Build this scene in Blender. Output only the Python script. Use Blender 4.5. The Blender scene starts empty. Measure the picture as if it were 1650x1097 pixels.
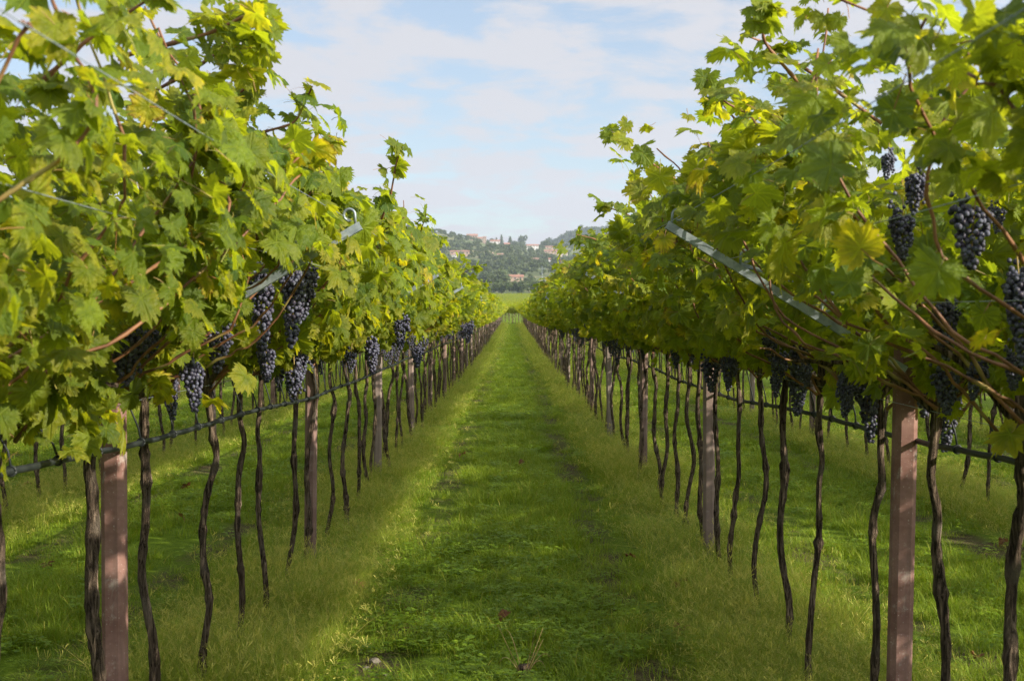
import bpy, bmesh, math, random
import numpy as np
from mathutils import Vector

# ------------------------------------------------------------------ camera, sky, sun, exposure
SC = bpy.context.scene
COL = SC.collection
R = math.radians
CAM_Z = 1.6
FPX, VPX, VPY = 2292.0, 826.0, 512.0            # focal length and vanishing point in photo pixels

cam_data = bpy.data.cameras.new("camera")
cam = bpy.data.objects.new("camera", cam_data)
COL.objects.link(cam)
cam.location = (0.0, 0.0, CAM_Z)
cam.rotation_euler = (R(90 - 0.91), 0, 0)
cam_data.sensor_width = 36.0
cam_data.lens = 50.0
cam_data.clip_start = 0.05
cam_data.clip_end = 8000
cam_data.dof.use_dof = True
cam_data.dof.focus_distance = 8.0
cam_data.dof.aperture_fstop = 9.0
SC.camera = cam

SUN_AZ, SUN_EL = R(117), R(25)
SUN_DIR = Vector((math.sin(SUN_AZ) * math.cos(SUN_EL), math.cos(SUN_AZ) * math.cos(SUN_EL), math.sin(SUN_EL)))

world = bpy.data.worlds.new("World")
SC.world = world
world.use_nodes = True
wt = world.node_tree
wt.nodes.clear()
def wn(t, **kw):
    n = wt.nodes.new(t)
    for k, v in kw.items():
        setattr(n, k, v)
    return n
w_out = wn("ShaderNodeOutputWorld")
w_sky = wn("ShaderNodeTexSky", sky_type='NISHITA')
w_sky.sun_disc = False
w_sky.sun_elevation = SUN_EL
w_sky.sun_rotation = SUN_AZ
w_sky.air_density = 1.1
w_sky.dust_density = 0.4
w_sky.ozone_density = 3.5
w_bg = wn("ShaderNodeBackground")
w_bg.inputs[1].default_value = 0.095
w_cl = wn("ShaderNodeBackground")                # cloud cover: part of the sky, lit by the same sun
w_cl.inputs[0].default_value = (0.95, 0.945, 1.0, 1)
w_cl.inputs[1].default_value = 0.36
# thin cloud is brighter towards the sun (behind the camera, to the right)
w_dot = wn("ShaderNodeVectorMath", operation='DOT_PRODUCT'); w_dot.inputs[1].default_value = SUN_DIR
w_mr = wn("ShaderNodeMapRange"); w_mr.inputs[1].default_value = -0.12; w_mr.inputs[2].default_value = 1.0
w_mr.inputs[3].default_value = 0.43; w_mr.inputs[4].default_value = 1.9
w_mix = wn("ShaderNodeMixShader")
w_tc = wn("ShaderNodeTexCoord")
w_sep = wn("ShaderNodeSeparateXYZ")
w_add = wn("ShaderNodeMath", operation='ADD'); w_add.inputs[1].default_value = 0.16
w_max = wn("ShaderNodeMath", operation='MAXIMUM'); w_max.inputs[1].default_value = 0.05
w_dx = wn("ShaderNodeMath", operation='DIVIDE')
w_dy = wn("ShaderNodeMath", operation='DIVIDE')
w_cmb = wn("ShaderNodeCombineXYZ")
w_nz = wn("ShaderNodeTexNoise")
w_nz.inputs['Scale'].default_value = 3.3
w_nz.inputs['Detail'].default_value = 7.0
w_nz.inputs['Roughness'].default_value = 0.60
w_nz.inputs['Distortion'].default_value = 0.25
w_rp = wn("ShaderNodeValToRGB")
w_rp.color_ramp.interpolation = 'EASE'
w_rp.color_ramp.elements[0].position = 0.40
w_rp.color_ramp.elements[0].color = (0.30, 0.30, 0.30, 1)
w_rp.color_ramp.elements[1].position = 0.56
w_rp.color_ramp.elements[1].color = (0.97, 0.97, 0.97, 1)
L = wt.links.new
L(w_tc.outputs['Generated'], w_sep.inputs[0])
L(w_tc.outputs['Generated'], w_dot.inputs[0]); L(w_dot.outputs['Value'], w_mr.inputs[0]); L(w_mr.outputs[0], w_cl.inputs[1])
L(w_sep.outputs[2], w_max.inputs[0]); L(w_max.outputs[0], w_add.inputs[0])
L(w_sep.outputs[0], w_dx.inputs[0]); L(w_add.outputs[0], w_dx.inputs[1])
L(w_sep.outputs[1], w_dy.inputs[0]); L(w_add.outputs[0], w_dy.inputs[1])
L(w_dx.outputs[0], w_cmb.inputs[0]); L(w_dy.outputs[0], w_cmb.inputs[1])
L(w_cmb.outputs[0], w_nz.inputs['Vector'])
L(w_nz.outputs['Fac'], w_rp.inputs[0])
L(w_sky.outputs[0], w_bg.inputs[0])
L(w_rp.outputs[0], w_mix.inputs[0])
L(w_bg.outputs[0], w_mix.inputs[1]); L(w_cl.outputs[0], w_mix.inputs[2])
L(w_mix.outputs[0], w_out.inputs[0])

sun_data = bpy.data.lights.new("sun", 'SUN')
sun_data.energy = 5.0
sun_data.angle = R(0.5)
sun_data.color = (1.0, 0.90, 0.72)
sun = bpy.data.objects.new("sun", sun_data)
sun.rotation_euler = (-SUN_DIR).to_track_quat('-Z', 'Y').to_euler()
COL.objects.link(sun)

SC.view_settings.view_transform = 'Standard'
SC.view_settings.look = 'None'
SC.view_settings.exposure = 0.82
SC.view_settings.gamma = 1.0
try:
    SC.cycles.max_bounces = 8
    SC.cycles.diffuse_bounces = 4
    SC.cycles.transmission_bounces = 6
    SC.cycles.volume_bounces = 0
    SC.cycles.use_denoising = True
    SC.cycles.denoising_input_passes = 'RGB_ALBEDO_NORMAL'
    SC.cycles.denoising_prefilter = 'NONE'
except Exception:
    pass

# ------------------------------------------------------------------ helpers
rng = np.random.default_rng(7)
random.seed(7)

def place_px(px, py, depth):
    """world point for a photo pixel at a depth along the aisle"""
    return np.array([(px - VPX) / FPX * depth, depth, CAM_Z + (VPY - py) / FPX * depth])

def ground_px(px, py):
    d = FPX * CAM_Z / (py - VPY)
    return (px - VPX) / FPX * d, d

def terrain(x, y):
    x = np.asarray(x, float); y = np.asarray(y, float)
    D = np.array([-200, 60, 165, 300, 500, 800, 900, 1000, 1300, 1600, 1900, 2080, 2250, 2500, 3300])
    Hh = np.array([0, 0, 0.8, 2.4, 5.5, 13.5, 19, 27, 49, 75, 101, 106, 98, 92, 70])
    h = np.interp(y, D, Hh)
    w = np.clip((y - 900) / 900, 0, 1)
    h = h * (1 + w * np.clip(-x, -260, 260) * 0.00125)
    h = h + 120 * np.exp(-((x - 250) / 260) ** 2 - ((y - 2900) / 420) ** 2)
    h = h + w * (4 * np.sin(x * 0.021 + y * 0.006) + 3 * np.sin(x * 0.047 - y * 0.011 + 1.3))
    near = np.clip(1 - np.abs(y) / 120, 0, 1)
    h = h + near * (0.012 * np.sin(x * 2.1 + 0.7 * y) + 0.012 * np.sin(y * 1.3 - x * 0.9 + 2))
    return h

class Buf:
    def __init__(self):
        self.V, self.F, self.U, self.C, self.M, self.n = [], [], [], [], [], 0
    def add(self, V, F, uv=None, col=None, mat=0):
        V = np.asarray(V, np.float32).reshape(-1, 3); F = np.asarray(F, np.int32).reshape(-1, 3)
        k = len(V)
        self.V.append(V); self.F.append(F + self.n)
        self.U.append(np.zeros((k, 2), np.float32) if uv is None else np.asarray(uv, np.float32))
        if col is None:
            col = np.tile(np.array([[0.3, 0.5, 0.5, 1]], np.float32), (k, 1))
        self.C.append(np.asarray(col, np.float32))
        self.M.append(np.full(len(F), mat, np.int32))
        self.n += k
    def mesh(self, name, mats, smooth=True):
        V = np.concatenate(self.V); F = np.concatenate(self.F); U = np.concatenate(self.U)
        C = np.concatenate(self.C); M = np.concatenate(self.M)
        me = bpy.data.meshes.new(name)
        me.vertices.add(len(V)); me.vertices.foreach_set("co", V.ravel())
        me.loops.add(len(F) * 3); me.loops.foreach_set("vertex_index", F.ravel())
        me.polygons.add(len(F)); me.polygons.foreach_set("loop_start", np.arange(0, len(F) * 3, 3, dtype=np.int32))
        me.polygons.foreach_set("material_index", M)
        me.polygons.foreach_set("use_smooth", np.full(len(F), bool(smooth)))
        uvl = me.uv_layers.new(name="UVMap")
        uvl.data.foreach_set("uv", U[F.ravel()].ravel())
        ca = me.color_attributes.new("tint", 'FLOAT_COLOR', 'POINT')
        ca.data.foreach_set("color", C.ravel())
        for m in (mats if isinstance(mats, (list, tuple)) else [mats]):
            me.materials.append(m)
        me.update(calc_edges=True)
        me.validate()
        return me

def tube(path, rad, ns=8, twist=0.0):
    P = np.asarray(path, float); k = len(P)
    rad = np.broadcast_to(np.asarray(rad, float), (k,)) if np.ndim(rad) < 2 else np.asarray(rad)
    T = np.gradient(P, axis=0); T /= np.linalg.norm(T, axis=1)[:, None] + 1e-9
    ref = np.array([0.0, 1.0, 0.0]) if abs(T[:, 1]).mean() < 0.8 else np.array([1.0, 0.0, 0.0])
    A = np.cross(T, ref); A /= np.linalg.norm(A, axis=1)[:, None] + 1e-9
    B = np.cross(T, A)
    a = np.linspace(0, 2 * np.pi, ns, endpoint=False)
    if np.ndim(rad) == 1:
        rad = np.repeat(rad[:, None], ns, 1)
    V = P[:, None, :] + rad[:, :, None] * (np.cos(a)[None, :, None] * A[:, None, :] + np.sin(a)[None, :, None] * B[:, None, :])
    V = np.concatenate([V.reshape(-1, 3), P[:1], P[-1:]])
    F = []
    i = np.arange(k - 1)[:, None] * ns; j = np.arange(ns)[None, :]; jn = (j + 1) % ns
    q0, q1, q2, q3 = i + j, i + jn, i + ns + jn, i + ns + j
    F.append(np.stack([q0, q2, q1], -1).reshape(-1, 3)); F.append(np.stack([q0, q3, q2], -1).reshape(-1, 3))
    j = np.arange(ns); jn = (j + 1) % ns
    F.append(np.stack([np.full(ns, k * ns), j, jn], -1)); b = (k - 1) * ns
    F.append(np.stack([np.full(ns, k * ns + 1), b + jn, b + j], -1))
    uv = np.zeros((len(V), 2)); s = np.concatenate([[0], np.cumsum(np.linalg.norm(np.diff(P, axis=0), axis=1))])
    uv[:k * ns, 0] = np.tile(np.arange(ns) / ns, k); uv[:k * ns, 1] = np.repeat(s, ns)
    return V, np.concatenate(F), uv

def box(c, s, rot=None):
    V = np.array([[x, y, z] for x in (-.5, .5) for y in (-.5, .5) for z in (-.5, .5)]) * np.asarray(s)
    if rot is not None:
        V = V @ np.asarray(rot).T
    V = V + np.asarray(c)
    F = [[0, 1, 3], [0, 3, 2], [4, 6, 7], [4, 7, 5], [0, 4, 5], [0, 5, 1], [2, 3, 7], [2, 7, 6], [0, 2, 6], [0, 6, 4], [1, 5, 7], [1, 7, 3]]
    return V, np.array(F)

def link(name, me, parent=None, loc=(0, 0, 0)):
    o = bpy.data.objects.new(name, me)
    o.location = loc
    COL.objects.link(o)
    if parent is not None:
        o.parent = parent
    return o

def tag(o, label, cat, group=None, kind=None):
    if label: o["label"] = label
    if cat: o["category"] = cat
    if group: o["group"] = group
    if kind: o["kind"] = kind
    return o

def thing(name, loc, label, cat, group=None):
    o = bpy.data.objects.new(name, None)
    o.empty_display_size = 0.1
    o.location = loc
    COL.objects.link(o)
    return tag(o, label, cat, group)

ORD = ("zeroth first second third fourth fifth sixth seventh eighth ninth tenth eleventh twelfth thirteenth fourteenth fifteenth "
       "sixteenth seventeenth eighteenth nineteenth twentieth").split()

# ------------------------------------------------------------------ materials
class NT:
    def __init__(self, name):
        self.m = bpy.data.materials.new(name); self.m.use_nodes = True
        self.t = self.m.node_tree; self.t.nodes.clear()
        self.out = self.t.nodes.new("ShaderNodeOutputMaterial")
    def n(self, typ, **kw):
        nd = self.t.nodes.new(typ)
        for k, v in kw.items():
            if k.startswith("i_"):
                nd.inputs[k[2:].replace("_", " ")].default_value = v
            else:
                setattr(nd, k, v)
        return nd
    def set(self, sock, v):
        if isinstance(v, bpy.types.NodeSocket):
            self.t.links.new(v, sock)
        elif v is not None:
            sock.default_value = v
    def math(self, op, a, b=None, clamp=False):
        nd = self.t.nodes.new("ShaderNodeMath"); nd.operation = op; nd.use_clamp = clamp
        self.set(nd.inputs[0], a); self.set(nd.inputs[1], b)
        return nd.outputs[0]
    def mix(self, fac, a, b, blend='MIX'):
        nd = self.t.nodes.new("ShaderNodeMix"); nd.data_type = 'RGBA'; nd.blend_type = blend
        self.set(nd.inputs[0], fac)
        self.set(nd.inputs[6], a if isinstance(a, bpy.types.NodeSocket) else (*a, 1))
        self.set(nd.inputs[7], b if isinstance(b, bpy.types.NodeSocket) else (*b, 1))
        return nd.outputs[2]
    def noise(self, scale, detail=4, rough=0.55, vec=None, dist=0.0):
        nd = self.t.nodes.new("ShaderNodeTexNoise")
        nd.inputs['Scale'].default_value = scale; nd.inputs['Detail'].default_value = detail
        nd.inputs['Roughness'].default_value = rough; nd.inputs['Distortion'].default_value = dist
        if vec is not None: self.t.links.new(vec, nd.inputs['Vector'])
        return nd.outputs['Fac']
    def ramp(self, fac, lo, hi):
        nd = self.t.nodes.new("ShaderNodeMapRange"); nd.interpolation_type = 'SMOOTHSTEP'
        self.set(nd.inputs[0], fac); nd.inputs[1].default_value = lo; nd.inputs[2].default_value = hi
        return nd.outputs[0]
    def coord(self, which='Object', scale=(1, 1, 1)):
        tc = self.t.nodes.new("ShaderNodeTexCoord"); mp = self.t.nodes.new("ShaderNodeMapping")
        mp.inputs['Scale'].default_value = scale
        self.t.links.new(tc.outputs[which], mp.inputs[0])
        return mp.outputs[0]
    def tint(self):
        a = self.t.nodes.new("ShaderNodeAttribute"); a.attribute_name = "tint"
        s = self.t.nodes.new("ShaderNodeSeparateColor"); self.t.links.new(a.outputs['Color'], s.inputs[0])
        return s.outputs
    def bump(self, h, strength=0.5, dist=0.01):
        nd = self.t.nodes.new("ShaderNodeBump"); nd.inputs['Strength'].default_value = strength
        nd.inputs['Distance'].default_value = dist; self.t.links.new(h, nd.inputs['Height'])
        return nd.outputs[0]
    def principled(self, col, rough=0.6, spec=0.5, metal=0.0, normal=None):
        p = self.t.nodes.new("ShaderNodeBsdfPrincipled")
        self.set(p.inputs['Base Color'], col if isinstance(col, bpy.types.NodeSocket) else (*col, 1))
        self.set(p.inputs['Roughness'], rough); self.set(p.inputs['Metallic'], metal)
        self.set(p.inputs['Specular IOR Level'], spec)
        if normal is not None: self.t.links.new(normal, p.inputs['Normal'])
        return p.outputs[0]
    def finish(self, sh):
        self.t.links.new(sh, self.out.inputs[0]); return self.m

def mat_leaf(name, dark, light, yellow, trans, tfac=0.42, veins=True, brown=(0.16, 0.07, 0.02)):
    k = NT(name)
    r, g, b = k.tint()[0:3]
    col = k.mix(g, dark, light)
    uv = k.t.nodes.new("ShaderNodeUVMap")
    nz = k.noise(3.0, 3, vec=uv.outputs[0])
    edge = k.ramp(k.math('ADD', k.math('MULTIPLY', b, 0.75), k.math('MULTIPLY', nz, 0.5)), 0.35, 0.95)
    yf = k.math('MULTIPLY', r, k.math('ADD', k.math('MULTIPLY', edge, 0.6), 0.45), clamp=True)
    col = k.mix(yf, col, yellow)
    # withered brown margin on the yellowest leaves only
    bf = k.math('MULTIPLY', k.ramp(r, 0.72, 0.95), k.ramp(k.math('ADD', b, k.math('MULTIPLY', nz, 0.8)), 1.15, 1.4))
    col = k.mix(bf, col, brown)
    if veins:                                     # rust spots, different on each leaf
        cv = k.n("ShaderNodeCombineXYZ"); k.set(cv.inputs[0], k.math('MULTIPLY', g, 37.0)); k.set(cv.inputs[1], k.math('MULTIPLY', r, 53.0))
        av = k.n("ShaderNodeVectorMath", operation='ADD'); k.t.links.new(uv.outputs[0], av.inputs[0]); k.t.links.new(cv.outputs[0], av.inputs[1])
        sp = k.noise(11.0, 2, 0.5, av.outputs[0]); bl = k.noise(2.6, 3, 0.6, av.outputs[0])
        col = k.mix(k.math('MULTIPLY', k.ramp(bl, 0.42, 0.66), 0.45), col, (dark[0] * 1.1, dark[1] * 1.0, dark[2]))
        col = k.mix(k.math('MULTIPLY', k.ramp(sp, 0.70, 0.76), 0.75), col, brown)
    nrm = None
    if veins:
        s = k.t.nodes.new("ShaderNodeSeparateXYZ"); k.t.links.new(uv.outputs[0], s.inputs[0])
        ax = k.math('ABSOLUTE', s.outputs[0]); y = s.outputs[1]
        best = None
        for ang in (0, 56, 110):
            sx, cy = math.sin(R(ang)), math.cos(R(ang))
            along = k.math('ADD', k.math('MULTIPLY', ax, sx), k.math('MULTIPLY', y, cy))
            perp = k.math('ABSOLUTE', k.math('SUBTRACT', k.math('MULTIPLY', ax, cy), k.math('MULTIPLY', y, sx)))
            perp = k.math('ADD', perp, k.math('MULTIPLY', k.math('LESS_THAN', along, 0.0), 9.0))
            best = perp if best is None else k.math('MINIMUM', best, perp)
        vein = k.math('SUBTRACT', 1.0, k.ramp(best, 0.004, 0.026))
        col = k.mix(k.math('MULTIPLY', vein, 0.42), col, (light[0] * 1.7, light[1] * 1.5, light[2] * 2.2))
        nrm = k.bump(k.math('ADD', k.math('MULTIPLY', vein, -0.5), k.math('MULTIPLY', k.noise(7, 3, vec=uv.outputs[0]), 0.9)), 0.6, 0.02)
    p = k.principled(col, 0.50, 0.30, normal=nrm)
    tr = k.n("ShaderNodeBsdfTranslucent")
    tc = k.mix(0.5, k.mix(1.0, col, trans, 'MULTIPLY'), (trans[0] * 0.13, trans[1] * 0.15, trans[2] * 0.02))
    k.t.links.new(tc, tr.inputs[0])
    mx = k.n("ShaderNodeMixShader"); mx.inputs[0].default_value = tfac
    k.t.links.new(p, mx.inputs[1]); k.t.links.new(tr.outputs[0], mx.inputs[2])
    return k.finish(mx.outputs[0])

M_LEAF = mat_leaf("vine_leaf", (0.034, 0.084, 0.010), (0.160, 0.225, 0.014), (0.44, 0.36, 0.022), (3.2, 2.95, 0.8), 0.52)
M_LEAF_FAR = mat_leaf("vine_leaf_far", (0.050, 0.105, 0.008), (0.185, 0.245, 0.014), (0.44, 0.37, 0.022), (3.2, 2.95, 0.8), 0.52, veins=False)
M_DRYLEAF = mat_leaf("dry_leaf", (0.11, 0.045, 0.018), (0.24, 0.095, 0.032), (0.26, 0.13, 0.045), (1.2, 1.0, 0.7), 0.2)
M_TREE = mat_leaf("tree_leaf", (0.030, 0.060, 0.015), (0.078, 0.115, 0.026), (0.085, 0.09, 0.03), (1.4, 1.5, 0.8), 0.25, veins=False)

def mat_grass(name, a, b, c):
    k = NT(name)
    r, g, _ = k.tint()[0:3]
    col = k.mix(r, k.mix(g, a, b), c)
    p = k.principled(col, 0.55, 0.3)
    tr = k.n("ShaderNodeBsdfTranslucent"); k.t.links.new(k.mix(1.0, col, (1.5, 1.5, 0.8), 'MULTIPLY'), tr.inputs[0])
    mx = k.n("ShaderNodeMixShader"); mx.inputs[0].default_value = 0.35
    k.t.links.new(p, mx.inputs[1]); k.t.links.new(tr.outputs[0], mx.inputs[2])
    return k.finish(mx.outputs[0])
M_GRASS = mat_grass("meadow_grass", (0.100, 0.190, 0.008), (0.225, 0.325, 0.014), (0.40, 0.36, 0.06))
M_TALL = mat_grass("tall_grass", (0.140, 0.220, 0.014), (0.29, 0.37, 0.034), (0.54, 0.47, 0.13))

def mat_bark():
    k = NT("vine_bark")
    v = k.coord('Object', (85, 85, 7)); n1 = k.noise(1.0, 6, 0.7, v, 0.8)
    n2 = k.noise(9.0, 3, 0.5, k.coord('Object', (1, 1, 1)))
    f = k.ramp(n1, 0.38, 0.62)
    col = k.mix(f, (0.016, 0.011, 0.0075), (0.225, 0.165, 0.122))
    col = k.mix(k.ramp(n2, 0.5, 0.75), col, (0.15, 0.125, 0.10))
    col = k.mix(k.math('MULTIPLY', k.ramp(k.noise(3.5, 3), 0.5, 0.8), 0.4), col, (0.075, 0.038, 0.022))
    return k.finish(k.principled(col, 0.9, 0.15, normal=k.bump(f, 1.0, 0.011)))
M_BARK = mat_bark()

def mat_cane():
    k = NT("reddish_cane")
    f = k.noise(14, 4, 0.6, k.coord('Object', (1, 1, 1)))
    col = k.mix(k.ramp(f, 0.3, 0.7), (0.10, 0.042, 0.022), (0.25, 0.115, 0.055))
    col = k.mix(k.ramp(k.noise(4, 2), 0.55, 0.7), col, (0.30, 0.25, 0.08))
    return k.finish(k.principled(col, 0.55, 0.4))
M_CANE = mat_cane()
def mat_petiole():
    k = NT("petiole")
    r, g, b = k.tint()[0:3]
    return k.finish(k.principled(k.mix(g, (0.30, 0.13, 0.05), (0.22, 0.24, 0.05)), 0.5, 0.4))
M_PET = mat_petiole()

def mat_berry():
    k = NT("blue_black_grape")
    r, g, b = k.tint()[0:3]
    skin = k.mix(g, (0.010, 0.010, 0.024), (0.026, 0.016, 0.036))
    bloom = k.ramp(k.noise(70, 3, 0.6, k.coord('Object')), 0.30, 0.72)
    bl = k.math('MULTIPLY', bloom, k.math('ADD', 0.35, k.math('MULTIPLY', r, 0.6)))
    col = k.mix(bl, skin, (0.165, 0.18, 0.265))
    return k.finish(k.principled(col, k.math('ADD', 0.42, k.math('MULTIPLY', bl, 0.4)), 0.35))
M_BERRY = mat_berry()

def mat_post():
    k = NT("reddish_concrete")
    big = k.noise(3.0, 5, 0.6, k.coord('Object', (1, 1, 1.6)))
    fine = k.noise(55, 4, 0.7, k.coord('Object'))
    col = k.mix(k.ramp(big, 0.40, 0.60), (0.160, 0.080, 0.068), (0.265, 0.155, 0.135))
    col = k.mix(k.math('MULTIPLY', k.ramp(fine, 0.35, 0.75), 0.35), col, (0.13, 0.07, 0.055))
    spots = k.ramp(k.noise(11, 5, 0.7, k.coord('Object', (1, 1, 0.7)), 0.4), 0.57, 0.68)
    col = k.mix(k.math('MULTIPLY', spots, 0.6), col, (0.40, 0.36, 0.33))
    col = k.mix(k.math('MULTIPLY', k.ramp(k.noise(150, 2, 0.5, k.coord('Object')), 0.66, 0.74), 0.6), col, (0.50, 0.46, 0.43))
    oi = k.n("ShaderNodeObjectInfo"); greyed = k.n("ShaderNodeSeparateColor"); k.t.links.new(oi.outputs["Color"], greyed.inputs[0])
    col = k.mix(greyed.outputs[0], col, k.mix(big, (0.16, 0.13, 0.118), (0.32, 0.28, 0.255)))
    streak = k.ramp(k.noise(1.0, 4, 0.6, k.coord('Object', (30, 30, 1.2))), 0.55, 0.75)
    col = k.mix(k.math('MULTIPLY', streak, 0.6), col, (0.10, 0.075, 0.065))
    return k.finish(k.principled(col, 0.82, 0.25, normal=k.bump(fine, 0.35, 0.003)))
M_POST = mat_post()

def mat_steel():
    k = NT("galvanised_steel")
    n = k.noise(25, 5, 0.7, k.coord('Object', (1, 1, 1)))
    col = k.mix(k.ramp(n, 0.3, 0.7), (0.19, 0.23, 0.26), (0.36, 0.41, 0.45))
    return k.finish(k.principled(col, k.math('ADD', 0.42, k.math('MULTIPLY', n, 0.2)), 0.5, 0.55))
M_STEEL = mat_steel()
def mat_plain(name, c1, c2, scale, rough, spec=0.4, metal=0.0):
    k = NT(name)
    n = k.noise(scale, 5, 0.6, k.coord('Object'))
    return k.finish(k.principled(k.mix(k.ramp(n, 0.3, 0.7), c1, c2), rough, spec, metal))
M_HOSE = mat_plain("black_hose", (0.009, 0.012, 0.013), (0.024, 0.030, 0.031), 18, 0.5, 0.4)
M_WALL = mat_plain("cream_plaster", (0.40, 0.35, 0.28), (0.50, 0.44, 0.36), 0.4, 0.9, 0.2)
M_WALLW = mat_plain("white_plaster", (0.56, 0.55, 0.52), (0.66, 0.65, 0.62), 0.4, 0.9, 0.2)
M_WALLO = mat_plain("ochre_plaster", (0.32, 0.23, 0.17), (0.42, 0.31, 0.23), 0.4, 0.9, 0.2)
M_ROOF = mat_plain("terracotta_roof", (0.23, 0.115, 0.08), (0.33, 0.18, 0.125), 1.2, 0.9, 0.2)
M_WINDOW = mat_plain("dark_window", (0.03, 0.035, 0.04), (0.07, 0.08, 0.09), 0.8, 0.25, 0.5)
M_TRUNK = mat_plain("tree_bark", (0.05, 0.038, 0.028), (0.12, 0.095, 0.07), 3, 0.9, 0.2)
M_STONE = mat_plain("grey_stone", (0.10, 0.085, 0.07), (0.24, 0.21, 0.18), 20, 0.9, 0.2)
M_STUBBLE = mat_plain("dry_straw", (0.30, 0.20, 0.08), (0.48, 0.36, 0.17), 12, 0.8, 0.2)

# ------------------------------------------------------------------ ground, hill
PATCHES = [(*ground_px(600, 1075), .17), (*ground_px(1068, 1085), .20), (*ground_px(1625, 890), .30), (*ground_px(1590, 1070), .22), (*ground_px(955, 800), .14), (*ground_px(985, 905), .12), (*ground_px(700, 790), .13), (*ground_px(640, 900), .10)]
def mat_ground():
    k = NT("grassy_soil")
    tc = k.t.nodes.new("ShaderNodeTexCoord"); v = tc.outputs['Object']
    n1 = k.noise(0.9, 6, 0.6, v); n2 = k.noise(14, 6, 0.7, v); n3 = k.noise(90, 4, 0.7, v)
    green = k.mix(k.ramp(n2, 0.3, 0.7), (0.070, 0.128, 0.007), (0.155, 0.232, 0.013))
    green = k.mix(k.math('MULTIPLY', k.ramp(n3, 0.4, 0.75), 0.6), green, (0.155, 0.225, 0.026))
    s = k.t.nodes.new("ShaderNodeSeparateXYZ"); k.t.links.new(v, s.inputs[0])
    # distance to the nearest vine row (rows every 2.64 m, first at x = 1.32)
    m = k.math('FRACT', k.math('DIVIDE', k.math('ADD', s.outputs[0], 264.0), 2.64))
    d = k.math('MULTIPLY', k.math('ABSOLUTE', k.math('SUBTRACT', m, 0.5)), 2.64)
    d = k.math('ADD', d, k.math('MULTIPLY', k.math('SUBTRACT', n1, 0.5), 0.35))
    strip = k.math('SUBTRACT', 1.0, k.ramp(d, 0.28, 0.62))
    vin = k.math('LESS_THAN', s.outputs[1], 168.0)
    green = k.mix(k.math('MULTIPLY', k.math('MULTIPLY', strip, vin), 0.75), green, k.mix(n2, (0.09, 0.15, 0.018), (0.19, 0.25, 0.04)))
    track = k.math('SUBTRACT', 1.0, k.ramp(k.math('ABSOLUTE', k.math('SUBTRACT', d, 0.74)), 0.06, 0.24))
    soil = k.math('MULTIPLY', track, k.ramp(k.math('ADD', k.math('MULTIPLY', n1, 0.6), k.math('MULTIPLY', n2, 0.4)), 0.42, 0.57))
    soil = k.math('MAXIMUM', k.math('MULTIPLY', soil, vin), k.ramp(k.noise(2.4, 5, 0.65, v), 0.66, 0.74))
    for qx, qy, qr in PATCHES:
        dx_ = k.math('SUBTRACT', s.outputs[0], qx); dy_ = k.math('MULTIPLY', k.math('SUBTRACT', s.outputs[1], qy), 0.6)
        dd = k.math('SQRT', k.math('ADD', k.math('MULTIPLY', dx_, dx_), k.math('MULTIPLY', dy_, dy_)))
        soil = k.math('MAXIMUM', soil, k.math('SUBTRACT', 1.0, k.ramp(k.math('ADD', dd, k.math('MULTIPLY', n2, 0.40)), qr + .08, qr + 0.22)))
    col = k.mix(k.math('MULTIPLY', soil, 0.9), green, k.mix(k.ramp(n3, 0.35, 0.7), (0.035, 0.024, 0.015), (0.17, 0.12, 0.08)))
    return k.finish(k.principled(col, 0.95, 0.1, normal=k.bump(k.math('ADD', n2, k.math('MULTIPLY', n3, 0.5)), 0.7, 0.05)))

def mat_hill():
    k = NT("terraced_hillside")
    tc = k.t.nodes.new("ShaderNodeTexCoord"); v = tc.outputs['Object']
    n1 = k.noise(0.012, 5, 0.6, v); n2 = k.noise(0.06, 6, 0.7, v)
    col = k.mix(k.ramp(n2, 0.3, 0.7), (0.045, 0.066, 0.022), (0.115, 0.135, 0.050))
    s = k.t.nodes.new("ShaderNodeSeparateXYZ"); k.t.links.new(v, s.inputs[0])
    z = k.math('ADD', s.outputs[2], k.math('MULTIPLY', k.math('SUBTRACT', n1, 0.5), 16.0))
    st = k.math('FRACT', k.math('DIVIDE', z, 3.4))
    band = k.math('MULTIPLY', k.ramp(st, 0.62, 0.72), k.ramp(n1, 0.47, 0.58))
    col = k.mix(k.math('MULTIPLY', band, 0.8), col, (0.23, 0.20, 0.115))
    field = k.ramp(k.noise(0.02, 2, 0.4, v), 0.57, 0.62)
    col = k.mix(k.math('MULTIPLY', field, 0.5), col, (0.12, 0.15, 0.045))
    return k.finish(k.principled(col, 0.95, 0.1))

def grid_sheet(name, xs, ys, mat, dz=0.0):
    X, Y = np.meshgrid(xs, ys)
    V = np.stack([X, Y, terrain(X, Y) + dz], -1).reshape(-1, 3)
    nx, ny = len(xs), len(ys)
    i = (np.arange(ny - 1)[:, None] * nx + np.arange(nx - 1)[None, :]).ravel()
    F = np.concatenate([np.stack([i, i + 1, i + nx + 1], -1), np.stack([i, i + nx + 1, i + nx], -1)])
    b = Buf(); b.add(V, F)
    return link(name, b.mesh(name, mat))

xs_near = np.concatenate([np.linspace(-700, -16, 30), np.arange(-15, 15.1, 0.35), np.linspace(16, 700, 30)])
ys_near = np.concatenate([np.linspace(-40, -6, 6), np.arange(-5, 30, 0.35), np.linspace(31, 170, 50), np.linspace(175, 830, 60)])
tag(grid_sheet("ground", xs_near, ys_near, mat_ground()), None, None, kind="structure")
tag(grid_sheet("hill", np.linspace(-900, 900, 121), np.linspace(815, 3300, 160), mat_hill(), -0.25), None, None, kind="structure")

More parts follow.
